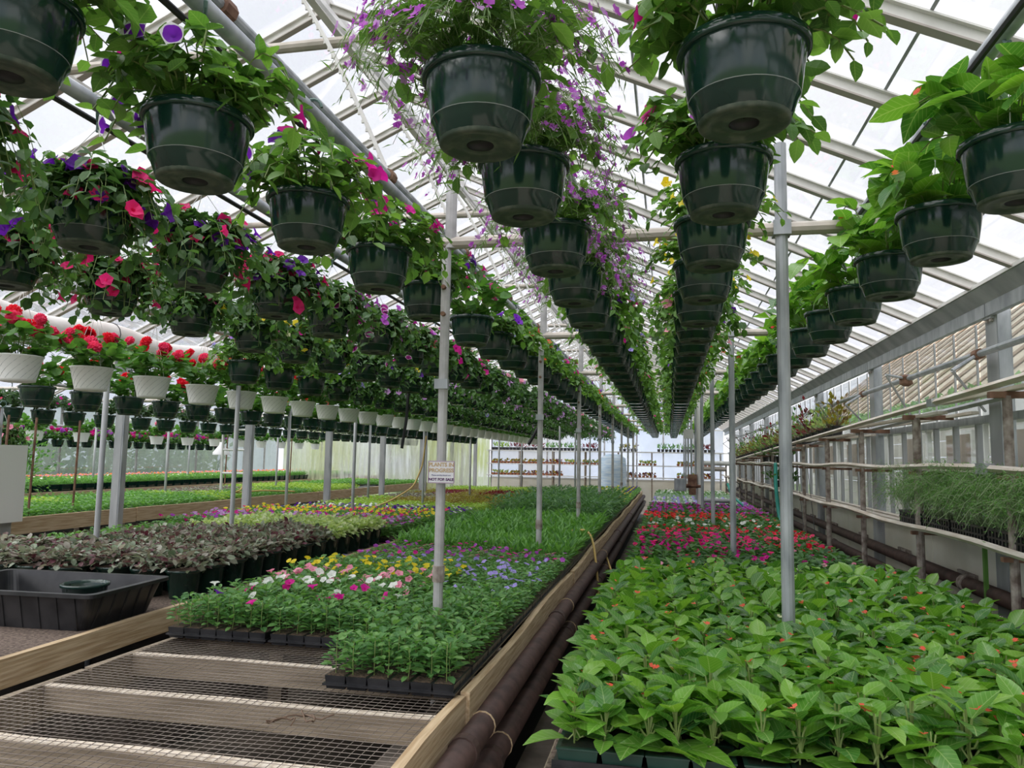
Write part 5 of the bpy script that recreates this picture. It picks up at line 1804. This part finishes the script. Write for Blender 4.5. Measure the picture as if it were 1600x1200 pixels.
def misc():
    # heat duct tube slung under the left roof, sagging between its straps
    y = np.linspace(3.0, 22, 90)
    z = 2.80 + .05 * np.cos((y - 3.2) / 1.7 * 2 * PI) * .6
    t = thing('heating_duct', 'long pale fabric heating duct sagging from straps under the left gutter', 'duct')
    part('duct_tube', [tube(np.stack([np.full(90, -5.55), y, z], 1), .112 + .006 * np.cos((y - 3.2) / .85 * PI), 'duct', 14)], t, smooth=True)
    for yy in np.arange(3.2, 22, 1.7):
        part('strap', [tube([(-5.55 + .120 * math.cos(a), yy, 2.83 + .122 * math.sin(a)) for a in np.linspace(0, 2 * PI, 14)], .006, 'wire_dark', 4),
                       tube([(-5.55, yy, 3.0), (-5.55, yy, 3.35)], .004, 'wire_dark', 4)], t)
    # heater cabinet at the left edge
    t = thing('unit_heater', 'pale grey heater cabinet with a metal flue at the left edge', 'heater', (-7.0, 6.62, .08))
    part('cabinet', [box((0, 0, 1.22), (.62, .5, .80), 'off_white')], t)
    part('stand', [box((-.2, 0, .37), (.05, .4, .90), 'galv_grey'), box((.2, 0, .37), (.05, .4, .90), 'galv_grey')], t)
    part('flue', [tube([(.10, 0, 1.62), (.10, 0, 2.0)], .085, 'galv', 16)], t, smooth=True)
    part('flue_band', [tube([(.10, 0, 1.80), (.10, 0, 1.82)], .090, 'alum_dark', 16)], t)
    part('knob', [tube([(.33, -.20, 1.42), (.36, -.20, 1.42)], .022, 'black_rubber', 8)], t)
    part('warning_label', [box((.16, -.252, 1.44), (.14, .004, .16), 'sign_blue')], t)
    part('paper_label', [box((.19, -.252, 1.05), (.18, .004, .20), 'white')], t)
    # plastic curtain closing the second bay
    n = 220
    x = np.linspace(-11.9, -5.9, n)
    yy = 22.2 + .10 * np.sin(x * 7) + .05 * np.sin(x * 19)
    V = np.concatenate([np.stack([x + .12 * np.sin(x * 3), yy, np.full(n, .55)], 1), np.stack([x, yy + .04 * np.sin(x * 31), np.full(n, 1.35)], 1), np.stack([x, 22.2 + .02 * np.sin(x * 23), np.full(n, 2.55)], 1)])
    F = np.array([(i, i + 1, n + i + 1, n + i) for i in range(n - 1)] + [(n + i, n + i + 1, 2 * n + i + 1, 2 * n + i) for i in range(n - 1)])
    t = thing('plastic_curtain', 'hanging curtain of translucent white and yellowish plastic sheeting closing the left bay', 'curtain')
    part('sheet', [(V, F, 'plastic_white')], t, smooth=True)
    part('curtain_rail', [tube([(-12, 22.2, 2.57), (-5.8, 22.2, 2.57)], .025, 'pole_light', 8)], t)
    # hoses
    def hose(label, pts, m, r=.012):
        pts = np.array(pts, float)
        q = np.linspace(0, len(pts) - 1, 40)
        a = np.arange(len(pts))
        C = np.stack([np.interp(q, a, pts[:, i]) for i in range(3)], 1)
        for _ in range(6):
            C[1:-1] = (C[:-2] + C[1:-1] * 2 + C[2:]) / 4
        thing('garden_hose', label, 'hose', me=mesh_from('garden_hose', [tube(C, r, m, 8)], True))
    hose('yellow hose looping over the aisle board and down to the path', [(-1.0, 8.0, .90), (-.79, 7.9, .95), (-.72, 7.7, .70), (-.66, 7.5, .25), (-.62, 6.6, .035), (-.58, 5.6, .035), (-.50, 5.0, .035), (-.62, 4.7, .035), (-.52, 4.4, .035), (-.45, 4.2, .035)], 'hose_yellow')
    hose('yellow hose lying beside the other loop near the right bench', [(-.74, 8.9, .62), (-.62, 8.6, .40), (-.52, 8.2, .20), (-.48, 7.4, .035), (-.46, 6.5, .035)], 'hose_yellow')
    hose('green hose hanging from the right shelf in front of the wall', [(1.72, 13.1, 1.64), (1.70, 13.0, 1.3), (1.72, 12.9, .9), (1.74, 12.6, .5), (1.70, 12.3, .05)], 'hose_green', .03)
    hose('green hose curving down from the valve pipes to the right bench', [(1.05, 14.4, 1.25), (1.1, 14.2, 1.05), (1.25, 13.6, .90), (1.62, 12.6, .72), (1.72, 12.0, .5)], 'hose_green', .022)
    hose('orange hose hanging from the black fitting left of the sign', [(-4.0, 12.2, 2.0), (-4.02, 12.1, 1.5), (-4.1, 11.9, 1.15), (-4.4, 11.6, .92), (-4.7, 11.3, .80)], 'hose_yellow', .014)
    hose('yellow hose trailing over the seedlings behind the left columns', [(-7.4, 12.4, 1.3), (-7.45, 12.3, 1.0), (-7.5, 12.0, .96), (-7.4, 12.9, .98), (-7.1, 13.6, .94)], 'hose_yellow', .014)
    # black cords
    hose('black cord hanging between the white basket rows', [(-3.2, 9.0, 2.5), (-3.22, 9.0, 2.1), (-3.25, 8.95, 1.75)], 'black_rubber', .02)
    hose('black cable hanging down the middle of the house', [(-2.1, 13.5, 2.6), (-2.3, 13.4, 2.2), (-2.45, 13.3, 1.9)], 'black_rubber', .03)
    # steam valve assembly on a post
    t = thing('valve_assembly', 'rusty valve block and pale pipes mounted on the poles of the right bench', 'valve', (.52, 13.6, .0))
    part('stand_pipe', [tube([(0, 0, .0), (0, 0, 2.7)], .045, 'off_white', 10)], t)
    part('valve_body', [box((-.12, 0, 1.32), (.15, .14, .20), 'rust'), box((-.12, -.02, 1.13), (.12, .10, .12), 'rust'), tube([(-.25, -.02, 1.22), (.02, -.02, 1.22)], .035, 'rust', 8)], t)
    part('control_box', [box((-.33, -.1, 1.24), (.20, .08, .22), 'galv_grey'), box((-.33, -.15, 1.24), (.17, .01, .19), 'galv')], t)
    part('upper_box', [box((-.18, -.05, 2.12), (.16, .10, .16), 'off_white')], t)
    part('cross_pipe', [tube([(0, 0, 1.62), (.55, 0, 1.62), (.60, 0, 1.56), (.60, 0, 1.0)], .042, 'off_white', 10)], t, smooth=True)
    part('cross_pipe', [tube([(0, 0, .98), (.60, 0, .98)], .040, 'galv_grey', 10)], t)
    part('cross_pipe', [tube([(0, 0, 1.52), (.45, 0, 1.52)], .040, 'pipe_tie', 10)], t)
    part('hand_wheel', [tube([(.60 + .06 * math.cos(a), -.05, 1.25 + .06 * math.sin(a)) for a in np.linspace(0, 6.28, 16)], .008, 'black_rubber', 6)], t)
    # blue wrapped roll
    t = thing('wrapped_roll', 'bundle wrapped in pale blue plastic standing at the far end', 'bundle', (-1.85, 26.0, 0))
    part('wrap', [lathe([(.001, 1.85), (.25, 1.83), (.42, 1.70), (.46, 1.2), (.44, .5), (.46, 0)], 'blue_wrap', 24)], t, smooth=True)
    # lamps and iron frames at the left
    for i, (x, y) in enumerate([(-9.1, 14.2)]):
        t = thing('shade_lamp', 'white cone shaded lamp hanging over the left seedlings', 'lamp', (x, y, 1.62))
        part('lamp_shade', [lathe([(.17, 0), (.165, .05), (.05, .20), (.04, .26), (.001, .26)], 'white', 20)], t, smooth=True)
        part('cord', [tube([(0, 0, .26), (0, 0, 1.13)], .006, 'wire_white', 5)], t)
    t = thing('pipe_frame', 'pale metal ladder like pipe frame standing among the left seedlings', 'frame', (-8.3, 13.0, 0))
    for x in (0, .48):
        part('upright', [tube([(x, 0, .8), (x, 0, 2.15)], .025, 'off_white', 8)], t)
    for z in (1.28, 1.72, 2.1):
        part('rung', [tube([(0, 0, z), (.48, 0, z)], .02, 'off_white', 8)], t)
    for i, (x, y, w) in enumerate([(-6.2, 6.0, .0), (-7.45, 7.35, 0), (-7.6, 7.9, 0), (-7.6, 8.6, 0), (-9.6, 15.2, 0), (-9.0, 17.0, 0)]):
        w_ = ['beside the heater', 'left of the pair behind the thin pole', 'right of the pair behind the thin pole', 'with a pale painted foot', 'under the far white baskets', 'near the plastic curtain'][i]
        thing('rusty_stake', 'thin rusty brown stake %s' % w_, 'stake', me=mesh_from('rusty_stake', [tube([(x - .02, y, .75), (x, y, 2.05)], .014, 'rust', 6)]), group='rusty stakes')
    t = thing('leafy_shrub', 'tall light green leafy shrub behind the brown stakes at left', 'shrub', (-10.2, 10.3, .8))
    r = np.random.default_rng(5)
    n = 900
    P = r.normal(0, 1, (n, 3)) * np.array([.22, .22, .30]); P[:, 2] = .52 + P[:, 2]
    P[:, 2] = np.clip(P[:, 2], .08, 1.15)
    part('foliage', stack(LEAF['oval', 2], P, P - np.array([0, 0, .3]), r.normal(size=(n, 3)) * .4 + np.array([0, 0, 1]), r.uniform(.04, .08, n), 'leaf_small', r), t, kind='stuff')
    part('trunk', [tube([(0, 0, 0), (.02, 0, .6)], .02, 'stem_dark', 6)], t)
    t = thing('flower_basket', 'brown woven basket of violet flowers on the left bench', 'flower basket', (-9.0, 8.6, .80))
    part('bowl', [lathe([(.13, 0), (.20, .13), (.21, .14), (.19, .14)], 'terracotta', 20)], t)
    P = r.normal(0, .11, (160, 3)); P[:, 2] = .16 + abs(P[:, 2]) * .9
    part('foliage', stack(LEAF['oval', 1], P, P, r.normal(size=(160, 3)) * .3 + np.array([0, 0, 1]), .08, 'leaf_small', r), t, kind='stuff')
    part('blooms', stack_blooms('petunia', P[:24] + np.array([0, 0, .06]), P[:24] + np.array([0, -.2, .2]), .07, ['bloom_violet', 'bloom_white', 'bloom_lilac'], 0, r), t, kind='stuff')
    # small cell pack of orange flowers on the potting bench
    t = thing('orange_flower_tray', 'small black tray of orange flowers on the edge of the potting bench', 'plant tray', (-5.5, 8.3, BZ + .07), .3)
    # empty black trays
    for i, (x, y) in enumerate([(-7.75, 17.8), (-7.75, 18.4), (-8.3, 18.0), (-8.3, 18.7), (-7.75, 19.1)]):
        thing('empty_tray', 'empty black cell tray on the back bench, %s in the empty patch' % ['nearest', 'second along the edge', 'inner near', 'inner far', 'farthest along the edge'][i], 'tray', (x, y, .80), 0,
              'empty black trays', me=mesh_from('empty_tray', cells_mesh(6, 4, TW, TD * 1.6, .05, 'tray_black', False)))
    bpy.data.objects.remove(t)


build_ground()
build_roofs()
build_poles()
wall_right()
end_wall()
outside()
bench_left()
bench_right()
bench_pots()
shelves_right()
place_bench_left_trays()
place_bench_right_trays()
place_pot_bench()
place_baskets()
sign()
tub()
ferns()
end_shelves()
misc()
